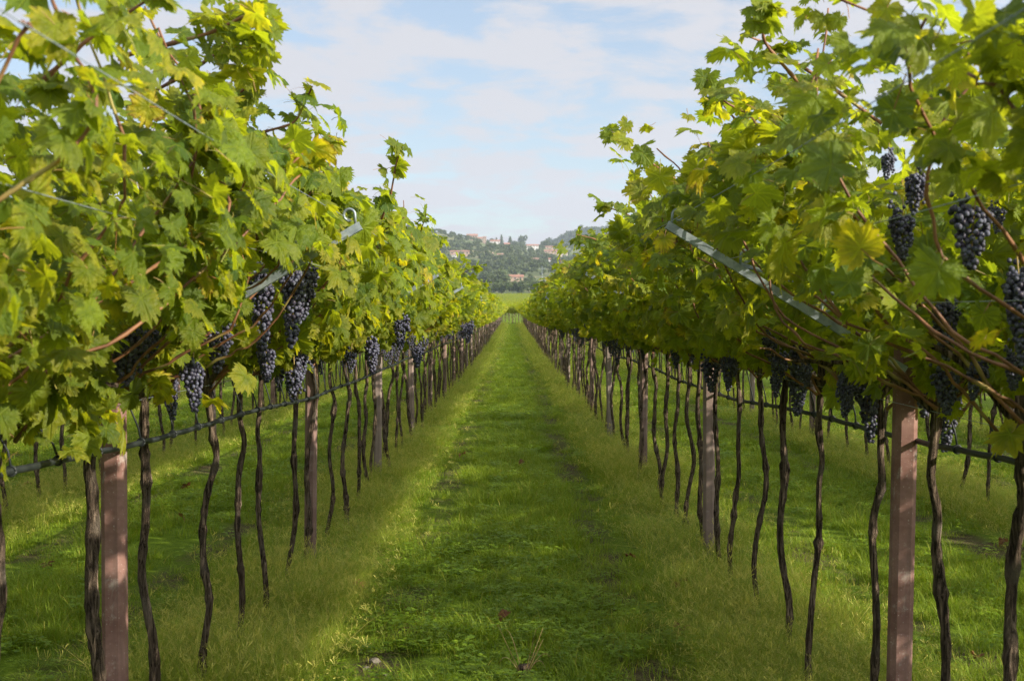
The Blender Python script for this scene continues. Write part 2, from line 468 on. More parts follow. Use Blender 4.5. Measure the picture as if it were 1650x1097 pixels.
# ------------------------------------------------------------------ leaves
KEY = [(0, .70), (9, .645), (16, .655), (23, .575), (28, .50), (31, .47), (35, .53), (41, .60), (48, .625), (55, .655), (63, .60), (71, .60), (79, .545), (85, .49),
       (89, .475), (95, .535), (104, .575), (112, .585), (120, .545), (130, .535), (142, .485), (154, .43), (164, .34), (173, .18), (180, .07)]
KEY_MID = [(0, .71), (8, .62), (15, .66), (24, .56), (31, .47), (42, .60), (49, .585), (56, .66), (66, .57), (73, .60), (88, .475), (101, .58), (107, .54), (114, .585), (132, .52), (155, .42), (174, .15)]
KEY_FAR = [(0, .72), (31, .50), (54, .64), (88, .48), (108, .55), (150, .40), (178, .10)]
def leaf_template(key, seed, ring=True):
    g = np.random.default_rng(seed)
    pts = []
    for a, r in key:
        pts.append((a, r))
    for a, r in reversed(key[1:]):
        if a < 180: pts.append((-a, r))
    if ring:                                      # fine teeth along the lobes
        aa = np.array([p[0] for p in pts], float); aa[aa < 0] += 360; rr = np.array([p[1] for p in pts])
        q = np.concatenate([np.linspace(0, 170, 31), np.linspace(174, 186, 3), np.linspace(190, 360, 31)[:-1]])
        rq = np.interp(q, np.append(aa, 360), np.append(rr, rr[0]))
        dep = g.uniform(.55, 1.25)
        rq = .52 + (rq - .52) * np.where(rq < .52, dep if dep < 1 else 1, 1)
        tooth = np.where(np.arange(len(q)) % 2 == 0, 1.06, .915) + .03 * g.standard_normal(len(q))
        rq = rq * np.where(np.abs(q - 180) < 14, 1, tooth)
        A = np.radians(np.where(q > 180, q - 360, q)); r = rq
    else:
        A = np.radians([p[0] for p in pts]); r = np.array([p[1] for p in pts])
    r = r * (1 + 0.07 * g.standard_normal(len(r)) * (np.abs(A) < 2.7))
    k = len(r)
    asp = g.uniform(0.95, 1.12)
    outer = np.stack([np.sin(A) * r * asp, np.cos(A) * r], -1)
    rings = [np.zeros((1, 2))]
    if ring: rings.append(outer * 0.55)
    rings.append(outer)
    P = np.concatenate(rings)
    rad = np.linalg.norm(P, axis=1)
    an = np.arctan2(P[:, 0], P[:, 1])
    droop, fold, wave, ph = g.uniform(0.15, 0.9), g.uniform(-0.15, 0.6), g.uniform(0.04, 0.15), g.uniform(0, 6.28)
    z = -droop * rad ** 2 * (0.6 + 0.4 * np.cos(an)) + fold * np.abs(P[:, 0]) * 0.6 + wave * np.sin(5 * an + ph) * rad * 1.3 + g.uniform(-.12, .12) * P[:, 0]
    z += 0.02 * g.standard_normal(len(z)) * (rad > 0.2)
    V = np.concatenate([P, z[:, None]], 1)
    j = np.arange(k); jn = (j + 1) % k
    F = [np.stack([np.zeros(k, int), 1 + jn, 1 + j], -1)]
    if ring:
        a0, a1, b0, b1 = 1 + j, 1 + jn, 1 + k + j, 1 + k + jn
        F += [np.stack([a0, a1, b1], -1), np.stack([a0, b1, b0], -1)]
    edge = np.concatenate([np.zeros(1)] + ([np.full(k, 0.5)] if ring else []) + [np.ones(k)])
    return V, np.concatenate(F), P.copy(), edge
T_NEAR = [leaf_template(KEY, 100 + i, True) for i in range(10)]
T_MID = [leaf_template(KEY_MID, 200 + i, False) for i in range(8)]
T_FAR = [leaf_template(KEY_FAR, 300 + i, False) for i in range(6)]

def norm(a):
    return a / (np.linalg.norm(a, axis=-1, keepdims=True) + 1e-9)

def add_leaves(buf, P, N, Y, S, yel, bri, temps, g, petiole=0):
    n = len(P)
    if n == 0: return
    Z = norm(N); Y = norm(Y - (Y * Z).sum(1)[:, None] * Z); X = np.cross(Y, Z)
    which = g.integers(0, len(temps), n)
    for t, (V, F, uv, edge) in enumerate(temps):
        idx = np.nonzero(which == t)[0]
        if len(idx) == 0: continue
        m, k = len(idx), len(V)
        W = P[idx][:, None, :] + S[idx][:, None, None] * (V[None, :, 0:1] * X[idx][:, None, :] + V[None, :, 1:2] * Y[idx][:, None, :] + V[None, :, 2:3] * Z[idx][:, None, :])
        FF = F[None] + (np.arange(m) * k)[:, None, None]
        col = np.empty((m, k, 4), np.float32)
        col[:, :, 0] = yel[idx][:, None]; col[:, :, 1] = bri[idx][:, None]; col[:, :, 2] = edge[None]; col[:, :, 3] = 1
        buf.add(W.reshape(-1, 3), FF.reshape(-1, 3), np.tile(uv, (m, 1)), col.reshape(-1, 4))
    if petiole:
        base = P - Y * S[:, None] * 0.02
        end = P - Y * S[:, None] * 0.45 - Z * S[:, None] * 0.35 + g.normal(0, 0.015, (n, 3))
        mid = (base + end) / 2 + Y * S[:, None] * -0.10
        w = X * 0.0011; w2 = Z * 0.0011
        pts = np.stack([base - w, base + w2, base + w, mid - w, mid + w2, mid + w, end - w, end + w2, end + w], 1)
        f = []
        for a in (0, 3):
            for q in range(3):
                q2 = (q + 1) % 3
                f += [[a + q, a + q2, a + 3 + q2], [a + q, a + 3 + q2, a + 3 + q]]
        FF = np.array(f)[None] + (np.arange(n) * 9)[:, None, None]
        col = np.ones((n, 9, 4), np.float32); col[:, :, 1] = g.random(n)[:, None]
        buf.add(pts.reshape(-1, 3), FF.reshape(-1, 3), None, col.reshape(-1, 4), mat=1)

# half cross-section of the canopy: u away from the row line, h height
POLY = np.array([(0.0, 1.46), (0.16, 1.42), (0.34, 1.44), (0.52, 1.56), (0.70, 1.70), (0.83, 1.86), (0.82, 2.02), (0.66, 2.13), (0.50, 2.20), (0.25, 2.22), (0.0, 2.08)])
def in_poly(u, h):
    c = np.zeros(len(u), bool); j = len(POLY) - 1
    for i in range(len(POLY)):
        xi, yi = POLY[i]; xj, yj = POLY[j]
        c ^= ((yi > h) != (yj > h)) & (u < (xj - xi) * (h - yi) / (yj - yi + 1e-12) + xi)
        j = i
    return c

SUNV = np.array(SUN_DIR)
def cane_paths(g, n, jitter=True):
    """new shoots: from the vine's head out along the trellis arm, then free; local coordinates"""
    out = []
    for i in range(n):
        s = 1 if i % 2 == 0 else -1
        y0 = g.normal(0, 0.06); dy = g.normal(0, 0.42)
        u1, h1 = g.uniform(0.32, 0.50), g.uniform(1.52, 1.75)
        u2, h2 = g.uniform(0.54, 0.72), g.uniform(1.80, 2.04)
        u3, h3 = u2 + g.uniform(-0.14, 0.14), h2 + g.uniform(0.0, 0.22)
        if g.random() < .14: u3, h3 = u3 - .12, h3 + g.uniform(.12, .30)
        ctrl = np.array([(0.02 * s, y0, 1.30 + g.uniform(-.03, .08)), (u1 * s * .45, y0 + dy * .25, 1.30 + (h1 - 1.30) * .55),
                         (u1 * s, y0 + dy * .5, h1), (u2 * s, y0 + dy * .85, h2), (u3 * s, y0 + dy * 1.15, h3)])
        t = np.linspace(0, 4, 26); P = np.stack([np.interp(t, np.arange(5), ctrl[:, q]) for q in range(3)], -1)
        for _ in range(3):
            P[1:-1] = (P[:-2] + 2 * P[1:-1] + P[2:]) / 4
        P[2:] += np.cumsum(g.normal(0, 0.006, (24, 3)), 0)
        out.append(P)
    return out

def foliage_points(g, n_fill, canes, lift=0.0, per_cane=20):
    u = g.uniform(0, 0.95, n_fill * 4); h = g.uniform(1.22, 2.40, n_fill * 4)
    # clumped and thinned: gaps where the sky shows through
    ok = in_poly(u, h)
    d = np.hypot(u - 0.36, (h - 1.80) * 0.9)
    ok &= g.random(len(u)) < np.clip(0.30 + 1.3 * d, 0, 1)
    y = g.uniform(-0.50, 0.50, len(u)); s = np.where(g.random(len(u)) < 0.5, 1.0, -1.0)
    ph = g.uniform(0, 6.28, 3)
    cl = np.sin(u * 13 + ph[0]) * np.sin(y * 9 + ph[1] + s) * np.sin(h * 11 + ph[2])
    ok &= g.random(len(u)) < np.clip(0.72 + 0.75 * cl, 0.05, 1)
    i = np.nonzero(ok)[0][:n_fill]
    P = np.stack([u[i] * s[i], y[i], h[i]], -1)
    extra = []
    m = int(n_fill * .30)                          # the skirt of leaves round the fruit zone and under the arms
    us = g.uniform(.03, .62, m); sk = np.where(g.random(m) < .5, 1.0, -1.0)
    extra.append(np.stack([us * sk, g.uniform(-.48, .48, m), 1.42 + .46 * us + g.normal(.02, .062, m)], -1))
    for C in canes:
        q = np.linspace(4, len(C) - 1, per_cane).astype(int)
        extra.append(C[q] + g.normal(0, 0.055, (per_cane, 3)) + np.array([0, 0, 0.03]))
        extra.append(C[-1:] + g.normal(0, 0.05, (2, 3)))
    if extra: P = np.concatenate([P] + extra)
    return P

def leaf_attrs(P, g, rowx_sign=0):
    n = len(P)
    u = np.abs(P[:, 0]); s = np.sign(P[:, 0])
    outw = np.stack([s * (u - 0.30), np.zeros(n), P[:, 2] - 1.8], -1)
    outw = norm(outw)
    N = 0.45 * outw + np.array([0, 0, 0.55]) + g.normal(0, 0.50, (n, 3)) + 0.38 * SUNV
    Y = np.array([0, 0, -0.8]) + 0.55 * np.stack([s, np.zeros(n), np.zeros(n)], -1) + g.normal(0, 0.6, (n, 3))
    S = np.clip(g.normal(0.079, 0.022, n), 0.03, 0.13) * np.where(P[:, 2] > 2.15, 0.80, 1.0)
    yel = np.clip(g.beta(1.05, 5.6, n) + (g.random(n) < 0.05) * 0.45 + (g.random(n) < 0.015) * 0.9 + 0.10 * (P[:, 2] < 1.6), 0, 1)
    bri = g.beta(1.15, 1.25, n)
    return N, Y, S, yel, bri

# ------------------------------------------------------------------ trunks, canes, grape bunches
def trunk_mesh(g, rad, lean, kink, detail=True):
    k = 56 if detail else 16; ns = 14 if detail else 6
    z = np.linspace(-0.05, 1.40, k); t = (z + 0.05) / 1.45
    ph = g.uniform(0, 6.28, 6); am = g.uniform(0.6, 1.9, 4)
    x = 0.014 * am[0] * np.sin(5.5 * t + ph[0]) + 0.010 * am[1] * np.sin(13 * t + ph[1]) + lean[0] * (1 - t) * t * 4 * 0.3 + lean[0] * (0.9 - t)
    y = 0.014 * am[2] * np.sin(5.0 * t + ph[2]) + 0.010 * am[3] * np.sin(12 * t + ph[3]) + lean[1] * (0.9 - t)
    cx = np.cumsum(g.normal(0, .0078, (2, 11)), 1); cx -= cx.mean(1)[:, None]
    x += np.interp(t, np.linspace(0, 1, 11), cx[0]); y += np.interp(t, np.linspace(0, 1, 11), cx[1])
    x = np.convolve(np.pad(x, 2, 'edge'), np.ones(5) / 5, 'valid') if detail else x
    x += kink * np.exp(-((t - 0.72) / 0.06) ** 2)
    x -= x[-1] * np.clip((t - .8) / .2, 0, 1); y -= y[-1] * np.clip((t - .8) / .2, 0, 1)
    r = rad * (1.10 - 0.22 * t + 0.35 * np.clip((t - 0.86) / 0.14, 0, 1) + 0.45 * np.exp(-t / 0.03))
    for _ in range(g.integers(8, 13)):
        r = r * (1 + g.uniform(0.12, 0.45) * np.exp(-((t - g.uniform(0.05, 0.97)) / g.uniform(0.010, 0.022)) ** 2))
    a = np.linspace(0, 2 * np.pi, ns, endpoint=False)
    rr = r[:, None] * (1 + 0.09 * np.sin(3 * a[None] + 9 * t[:, None] + ph[4]) + 0.06 * np.sin(5 * a[None] - 7 * t[:, None] + ph[5]) + 0.075 * g.standard_normal((k, ns)))
    b = Buf(); b.add(*tube(np.stack([x, y, z], -1), rr, ns))
    # stubs of the two old arms at the head
    for s in (-1, 1):
        p0 = np.array([x[-3], y[-3], 1.30]); e = np.array([s * g.uniform(.16, .34), g.normal(0, .12), g.uniform(1.42, 1.55)])
        tt = np.linspace(0, 1, 8 if detail else 4)[:, None]
        path = p0 + (e - p0) * tt + np.array([0, 0, 0.05]) * np.sin(tt * 3.14)
        b.add(*tube(path, np.linspace(rad * .95, rad * .45, len(tt)), 8 if detail else 5))
    return b.mesh("trunk", M_BARK)

def ico(sub):
    bm = bmesh.new(); bmesh.ops.create_icosphere(bm, subdivisions=sub, radius=1.0)
    V = np.array([v.co[:] for v in bm.verts]); F = np.array([[v.index for v in f.verts] for f in bm.faces]); bm.free()
    return V, F
ICO2, ICO1 = ico(2), ico(1)

def bunch_mesh(seed, length, width, n, sphere):
    g = np.random.default_rng(seed)
    r0 = 0.0083; pts = []
    tries = 0
    wing = g.uniform(-1, 1)
    while len(pts) < n and tries < 9000:
        tries += 1
        t = g.random() ** 1.15
        prof = np.interp(t, [0, .12, .4, .75, 1], [.45, 1, .86, .55, .18]) * width / 2
        a = g.uniform(0, 6.283); rr = prof * (0.62 + 0.38 * g.random() ** .5)
        p = np.array([rr * math.cos(a), rr * math.sin(a), -0.035 - t * length])
        if g.random() < 0.16:
            p = np.array([wing * width * .55, 0, -.06]) + g.normal(0, 1, 3) * np.array([.014, .014, .028])
        if all(np.sum((p - q) ** 2) > (1.36 * r0) ** 2 for q in pts):
            pts.append(p)
    b = Buf(); V, F = sphere
    for p in pts:
        r = r0 * g.uniform(0.82, 1.12)
        c = np.ones((len(V), 4), np.float32); c[:, 0] = g.random(); c[:, 1] = g.random()
        b.add(V * r * np.array([1, 1, 1.06]) + p, F, None, c, 0)
    st = np.array([[0, 0, 0.03], [0.003, 0, -0.01], [0, 0.002, -0.05], [0, 0, -0.035 - length * .8]])
    b.add(*tube(st, [.0025, .0022, .002, .0012], 5), mat=1)
    return b.mesh("grape_bunch", [M_BERRY, M_PET])
BUNCH = [bunch_mesh(10 + i, L_, W_, n_, ICO2) for i, (L_, W_, n_) in enumerate([(.19, .078, 150), (.16, .088, 140), (.24, .080, 180), (.13, .072, 95), (.21, .092, 185)])]
BUNCH_LOW = [bunch_mesh(30 + i, L_, W_, n_, ICO1) for i, (L_, W_, n_) in enumerate([(.19, .085, 90), (.16, .09, 80), (.22, .08, 100)])]

# ------------------------------------------------------------------ the two near rows: posts
ROWS = {"left": -1.32, "right": 1.32}
def post_meshes():
    w, c, hgt = 0.076, 0.017, 1.74
    o = w / 2
    sec = [(-o + c, -o), (o - c, -o), (o, -o + c), (o, o - c), (o - c, o), (-o + c, o), (-o, o - c), (-o, -o + c)]
    b = Buf(); zs = np.linspace(-0.06, hgt, 14); V = []
    for z in zs:
        V += [(x, y, z) for x, y in sec]
    V += [(0, 0, -0.06), (0, 0, hgt + .004)]
    F = []
    for i in range(len(zs) - 1):
        for j in range(8):
            a, b2 = i * 8 + j, i * 8 + (j + 1) % 8
            F += [[a, b2, b2 + 8], [a, b2 + 8, a + 8]]
    e = (len(zs) - 1) * 8; m = len(V)
    for j in range(8):
        F += [[m - 2, (j + 1) % 8, j], [m - 1, e + j, e + (j + 1) % 8]]
    b.add(V, F)
    shaft = b.mesh("shaft", M_POST, smooth=False)
    arm, brace, hooks = {}, {}, {}
    for s in (-1, 1):
        p0, p1 = np.array([s * 0.014, -0.052, 1.4156]), np.array([s * 0.83, -0.052, 1.895])
        d = (p1 - p0) / np.linalg.norm(p1 - p0); n = np.array([-d[2], 0, d[0]]) * (1 if s > 0 else -1)
        Rm = np.stack([d, np.array([0, 1.0, 0]), n], -1)
        bb = Buf(); Lg = np.linalg.norm(p1 - p0); c0 = (p0 + p1) / 2
        bb.add(*box(c0, (Lg, 0.0035, 0.027), Rm)); bb.add(*box(c0 + n * 0.0118 + np.array([0, 0.0155, 0]), (Lg, 0.027, 0.0033), Rm))
        bb.add(*box(c0 - n * 0.0118 + np.array([0, 0.0155, 0]), (Lg * .998, 0.027, 0.0033), Rm))
        arm[s] = bb.mesh("trellis_arm", M_STEEL, smooth=False)
        q0, q1 = p0 + d * 0.70 * Lg / 1.0 + n * .018 + [0, .03, 0], np.array([s * 0.02, -0.02, 1.60])
        bb = Buf(); bb.add(*tube(np.linspace(q0, q1, 6), 0.0065, 8)); brace[s] = bb.mesh("brace_rod", M_STEEL)
        hooks[s] = []
        for fr in (0.985, 0.70, 0.36):
            c1 = p0 + d * Lg * fr + n * 0.018
            a = np.linspace(-0.5, 4.4, 20)
            pts = [c1 - n * .01 + np.array([0, .004, 0])] + [c1 + n * .030 + d * .019 * math.cos(q) + n * .019 * math.sin(q) + np.array([0, .012 * i / 20, 0]) for i, q in enumerate(a)]
            bb = Buf(); bb.add(*tube(np.array(pts), 0.0045, 7)); hooks[s].append(bb.mesh("wire_hook", M_STEEL))
    return shaft, arm, brace, hooks
SHAFT, ARM, BRACE, HOOK = post_meshes()

def make_post(x, y, label, group, full=True, dup=None):
    z = float(terrain(x, y))
    t = thing("vineyard_post", (x, y, z), label, "post", group)
    t.rotation_euler = (random.gauss(0, .006), random.gauss(0, .008), random.gauss(0, .02))
    sh = link("shaft", SHAFT, t); wear = 0.0 if label.startswith("reddish") else random.uniform(.25, .85); sh.color = (wear, wear, wear, 1)   # older posts have bleached grey
    if full:
        for s in (-1, 1):
            a = link("trellis_arm", ARM[s], t)
            for hk in HOOK[s]: link("wire_hook", hk, a)
            link("brace_rod", BRACE[s], t)
    return t

POSTS = {}
for side, x0 in ROWS.items():
    first, step = (4.73, 4.63) if side == "left" else (4.87, 4.70)
    ys = [first + step * i for i in range(34)]
    POSTS[side] = ys
    for i, y in enumerate(ys):
        if i < 20:
            lab = f"{'reddish' if i == 0 else 'weathered'} concrete post with steel arms, {ORD[i + 1]} one along the row {side} of the aisle"
        else:
            lab = f"tiny distant concrete post beyond the twentieth post of the row {side} of the aisle"
        make_post(x0 + random.gauss(0, .012), y, lab, f"concrete posts of the row {side} of the aisle", full=i < 14)

# ------------------------------------------------------------------ vines
CAMP = np.array([0, 0, CAM_Z])
# grape bunches the photo shows clearly: pixel of the top of the bunch, depth, length scale
SHOW = {"left": [(210, 522, 5.05, 1.15, 1), (313, 572, 5.6, 1.0, 0), (356, 520, 6.2, 1.1, 1), (424, 432, 6.6, 1.45, 2), (478, 422, 6.7, 1.45, 2), (492, 424, 6.78, 1.1, 4),
                 (430, 550, 6.9, 1.0, 1), (474, 585, 7.8, 1.25, 3), (250, 520, 5.2, .8, 3), (487, 560, 8.0, 1.0, 1), (600, 540, 10.4, 1.3, 0), (568, 560, 9.5, 1.0, 3), (645, 508, 11.6, 1.25, 0), (755, 515, 25, 1.7, 4), (748, 518, 24, 1.5, 1), (672, 552, 13.5, 1.2, 1)],
        "right": [(1172, 568, 8.2, 1.15, 0), (1148, 575, 8.5, 1.3, 1), (1243, 535, 6.6, .85, 1), (1257, 565, 6.5, 1.0, 0), (1285, 545, 6.6, 1.2, 4), (1300, 580, 6.4, .9, 3), (1370, 612, 5.4, .8, 0), (1522, 475, 4.15, .95, 4), (1527, 585, 4.4, 1.0, 1),
                  (1572, 312, 3.5, 1.15, 1), (1455, 332, 3.8, .9, 1), (1476, 268, 3.9, .95, 3), (1432, 240, 3.8, .6, 3), (1640, 425, 3.5, 1.1, 2), (1636, 560, 3.7, .7, 1), (1575, 572, 4.0, .7, 0), (1610, 325, 3.7, .6, 3)]}
for side, f, fs in (("left", .85, .86), ("right", .92, .76)):   # nearer the aisle: they hang from the arms, not from the trunk line
    SHOW[side] = [(px, py, d * f if d < 14 else d, sc * fs if d < 14 else sc, kd) for px, py, d, sc, kd in SHOW[side]]
CLEAR = []                                        # sight lines kept free of leaves: (target point, radius)
for side in SHOW:
    for px, py, dep, sc, kind in SHOW[side]:
        p = place_px(px, py, dep)
        for dz, rr in ((-.05, .055), (-.13 * sc, .05), (-.2 * sc, .04)):
            CLEAR.append((p + np.array([0, 0, dz]), rr))
ypost = POSTS["right"][0]
for f in np.linspace(0.30, 1.0, 12):              # the steel arm of the first post right of the aisle
    CLEAR.append((np.array([1.32 - 0.80 * f, ypost - .06, 1.425 + .47 * f]), .05))
yl = POSTS["left"][0]
for z_ in (1.27, 1.33, 1.39, 1.45): CLEAR.append((np.array([1.32, ypost - .04, z_]), .05))
CLEAR.append((np.array([-0.50, yl - .05, 1.91]), .02))
for f in (0.35, .6, .85): CLEAR.append((np.array([1.32 - 0.6 * (1 - f) * 1.0, ypost - .03, 1.58 + .2 * (1 - f)]), .03))

def clear_leaves(P, size):
    keep = np.ones(len(P), bool)
    for tgt, rad in CLEAR:
        d = tgt - CAMP; Lg = np.linalg.norm(d); d = d / Lg
        v = P - CAMP; t = v @ d
        perp = np.linalg.norm(v - t[:, None] * d, axis=1)
        keep &= ~((t > 0.3) & (t < Lg - 0.005) & (perp < rad * np.clip(t / Lg, .5, 1) + size * 0.33))
    dist = np.linalg.norm(P - CAMP, axis=1)          # nobody stands with leaves in the face
    keep &= (dist > 0.45) & ~((dist < 2.1) & (np.abs(P[:, 0]) < .42 * P[:, 1] + .05))
    return keep

# shoots that stick out of the outline in the photo: side, list of (px, py, depth)
SHOOTS = [("left", [(300, 262, 4.4), (420, 215, 4.3), (478, 200, 4.25), (505, 140, 4.2)], 15),
          ("left", [(600, 390, 6.3), (630, 320, 6.1), (640, 262, 6.0), (648, 240, 6.0)], 12),
          ("left", [(520, 330, 5.6), (525, 290, 5.5), (530, 255, 5.45)], 8),
          ("left", [(200, 92, 3.3), (345, 55, 3.2), (410, 20, 3.15), (425, 75, 3.1)], 26),
          ("left", [(230, 160, 3.9), (320, 110, 3.8), (390, 60, 3.75), (418, 25, 3.7)], 24), ("left", [(330, 200, 4.3), (390, 150, 4.25), (430, 110, 4.2)], 16),
          ("right", [(1420, 200, 4.0), (1310, 120, 4.0), (1230, 70, 3.95), (1205, 60, 3.9)], 22), ("right", [(1290, 250, 5.0), (1190, 200, 4.9), (1150, 150, 4.85)], 14),
          ("left", [(660, 430, 8.5), (680, 370, 8.2), (688, 345, 8.0)], 9),
          ("left", [(40, 160, 2.6), (150, 60, 2.5), (260, -10, 2.5)], 10),
          ("right", [(1150, 340, 5.9), (1090, 290, 5.6), (1030, 250, 5.4), (990, 222, 5.3)], 15),
          ("right", [(1330, 300, 4.6), (1240, 200, 4.5), (1165, 165, 4.4), (1140, 130, 4.4)], 16),
          ("right", [(1060, 370, 7.6), (1010, 345, 7.4), (970, 330, 7.3)], 10),
          ("right", [(1010, 420, 9.5), (960, 385, 9.2), (930, 378, 9.0)], 8),
          ("right", [(1480, 465, 3.9), (1370, 340, 3.8), (1270, 255, 3.8), (1250, 230, 3.8)], 4),
          ("right", [(1620, 120, 3.0), (1500, 60, 3.0), (1350, 0, 3.0)], 8),
          ("right", [(1300, 150, 3.7), (1230, 70, 3.6), (1225, 10, 3.5)], 10)]

DESC = ["slim", "dark", "knotty"]
def vine_name(side, n_row, i_bay, bay, desc):
    where = f"the row {side} of the aisle" if n_row == 1 else f"the {ORD[n_row]} row {side} of the aisle"
    if bay == 0:
        return f"{desc} grape vine, {ORD[i_bay]} before the first post in {where}"
    return f"{desc} grape vine, {ORD[i_bay]} past the {ORD[bay]} post in {where}"

def row_ys(side):
    if side == "left":
        ys = [0.4, 1.2, 2.0, 2.85, 3.67, 4.41, 5.12, 6.1, 6.97, 7.54, 8.33, 9.3, 10.5, 11.2, 12.05, 12.9]
    else:
        ys = [-0.6, 0.2, 1.0, 1.9, 2.8, 3.68, 4.39, 5.18, 6.06, 6.75, 7.64, 8.4, 9.14, 10.0, 10.8, 11.5, 12.15, 13.1]
    g = np.random.default_rng(5 if side == "left" else 6)
    while ys[-1] < 166: ys.append(ys[-1] + 0.84 + g.normal(0, .05))
    return ys

def build_near_vine(side, x0, y0, seed, label):
    g = np.random.default_rng(seed)
    t = thing("grape_vine", (x0, y0, 0), label, "grape vine", f"vines of the row {side} of the aisle")
    rad = 0.0195 if side == "left" and abs(y0 - 4.41) < .01 else g.uniform(0.0122, 0.0158)
    lean = (g.normal(0, .02), g.normal(0, .045)); kink = g.choice([0, 0, .02, -.02])
    link("trunk", trunk_mesh(g, rad, lean, kink), t)
    org = np.array([x0, y0, 0])
    canes = cane_paths(g, 8)
    leaf_extra = []
    for sd, pts, nl in SHOOTS:
        if sd != side: continue
        W = np.array([place_px(*p) for p in pts])
        if abs(W[0][1] - y0) < 0.42 and not any(sd == q[0] and W[0][0] == q[1] for q in USED):
            USED.append((sd, W[0][0]))
            tt = np.linspace(0, len(W) - 1, 22); P = np.stack([np.interp(tt, np.arange(len(W)), W[:, q]) for q in range(3)], -1)
            for _ in range(3): P[1:-1] = (P[:-2] + 2 * P[1:-1] + P[2:]) / 4
            canes.append(P - org)
            q = g.integers(3, 22, nl); leaf_extra.append(P[q] - org + g.normal(0, .036, (nl, 3))); leaf_extra.append(P[-1:] - org + g.normal(0, .012, (2, 3)))
    if side == "left" and nearest_vine("left", POSTS["left"][0]) == y0:      # leaves grown over the first left arm
        fa = g.uniform(.12, .94, 95); W = np.stack([-1.32 + .80 * fa, POSTS["left"][0] - .07 - g.uniform(0, .22, 95), 1.425 + .47 * fa + g.normal(.045, .05, 95)], -1)
        leaf_extra.append(W - org)
    if side == "left" and 3.4 < y0 < 4.3:                # the drooping corner at the near left
        leaf_extra.append(np.stack([g.uniform(-.12, .20, 45), g.uniform(-.30, .55, 45), g.uniform(1.24, 1.46, 45)], -1))
    for C in canes:
        b = Buf(); r = np.linspace(.0052, .0023, len(C)); r = r * (1 + .35 * (np.arange(len(C)) % 4 == 0))
        b.add(*tube(C, r, 7)); link("cane", b.mesh("cane", M_CANE), t)
    P = foliage_points(g, 500, canes[:8], per_cane=30)
    if leaf_extra: P = np.concatenate([P] + leaf_extra)
    N, Y, S, yel, bri = leaf_attrs(P, g)
    if y0 < 3.6: S = S * .80
    keep = clear_leaves(P + org, S)
    P, N, Y, S, yel, bri = (a[keep] for a in (P, N, Y, S, yel, bri))
    b = Buf(); add_leaves(b, P, N, Y, S, yel, bri, T_NEAR, g, petiole=1)
    link("foliage", b.mesh("foliage", [M_LEAF, M_PET]), t)
    for px, py, dep, sc, kind in SHOW[side]:
        if dep < 14 and nearest_vine(side, place_px(px, py, dep)[1]) == y0:
            p = place_px(px, py, dep) - org
            o = link("grape_bunch", BUNCH[kind], t, p); o.scale = (min(sc, 1.15), min(sc, 1.15), sc); o.rotation_euler = (g.normal(0, .06), g.normal(0, .06), g.uniform(0, 6.28))
    for _ in range(2 if y0 > 4.2 else 1):
        s = (1 if g.random() < .3 else -1) * (1 if side == 'left' else -1); u = g.uniform(.02, .24)
        p = np.array([s * u, g.uniform(-.4, .4), 1.40 + u * .55 + g.uniform(-.06, .05)])
        o = link("grape_bunch", BUNCH[g.integers(0, 5)], t, p); k = g.uniform(.8, 1.05); o.scale = (k, k, k); o.rotation_euler = (g.normal(0, .08), g.normal(0, .08), g.uniform(0, 6.28))
    return t
USED = []
ROW_Y = {s: row_ys(s) for s in ROWS}
def nearest_vine(side, y):
    return min(ROW_Y[side], key=lambda q: abs(q - y))

def variant(seed, temps, n_fill, n_cane, n_leafcane, mat, pet, ksize=1.0):
    g = np.random.default_rng(seed)
    canes = cane_paths(g, n_cane)
    P = foliage_points(g, n_fill, canes, per_cane=n_leafcane)
    N, Y, S, yel, bri = leaf_attrs(P, g); S = S * ksize
    b = Buf(); add_leaves(b, P, N, Y, S, yel, bri, temps, g, petiole=pet)
    fol = b.mesh("foliage", [mat, M_PET])
    cm = []
    for C in canes:
        b = Buf(); b.add(*tube(C[::2], np.linspace(.006, .003, len(C[::2])), 5)); cm.append(b.mesh("cane", M_CANE))
    spots = []
    for _ in range(3):
        s = g.choice([-1, 1]); u = g.uniform(.05, .36)
        spots.append(((s * u, g.uniform(-.4, .4), 1.40 + u * .5 + g.uniform(-.1, .04)), int(g.integers(0, 3)), g.uniform(.85, 1.15)))
    return fol, cm, spots
MID = [variant(500 + i, T_MID, 540, 6, 32, M_LEAF, 0) for i in range(8)]
FAR = [variant(600 + i, T_FAR, 400, 6, 22, M_LEAF_FAR, 0, 1.12) for i in range(4)]
TRUNKS = [trunk_mesh(np.random.default_rng(700 + i), random.uniform(.0120, .0160), (random.gauss(0, .02), random.gauss(0, .045)), random.choice([0, .02, -.02]), True) for i in range(10)]
TRUNKS_LOW = [trunk_mesh(np.random.default_rng(720 + i), random.uniform(.0120, .0155), (random.gauss(0, .02), random.gauss(0, .04)), 0, False) for i in range(6)]

def build_copy_vine(x, y, label, group, lod, g):
    t = thing("grape_vine", (x, y, float(terrain(x, y))), label, "grape vine", group)
    if lod == 1:
        fol, cm, spots = MID[g.integers(0, len(MID))]
        link("trunk", TRUNKS[g.integers(0, len(TRUNKS))], t)
        for c in cm: link("cane", c, t)
        for p, kind, k in spots:
            o = link("grape_bunch", BUNCH_LOW[kind], t, p); o.scale = (k, k, k)
    else:
        fol = FAR[g.integers(0, len(FAR))][0]
        link("trunk", TRUNKS_LOW[g.integers(0, len(TRUNKS_LOW))], t)
    link("foliage", fol, t)
    t.rotation_euler[2] = math.pi * int(g.integers(0, 2)) + g.normal(0, .05)
    k = g.uniform(.92, 1.08); t.scale = (k, k, g.uniform(.95, 1.06))
    return t

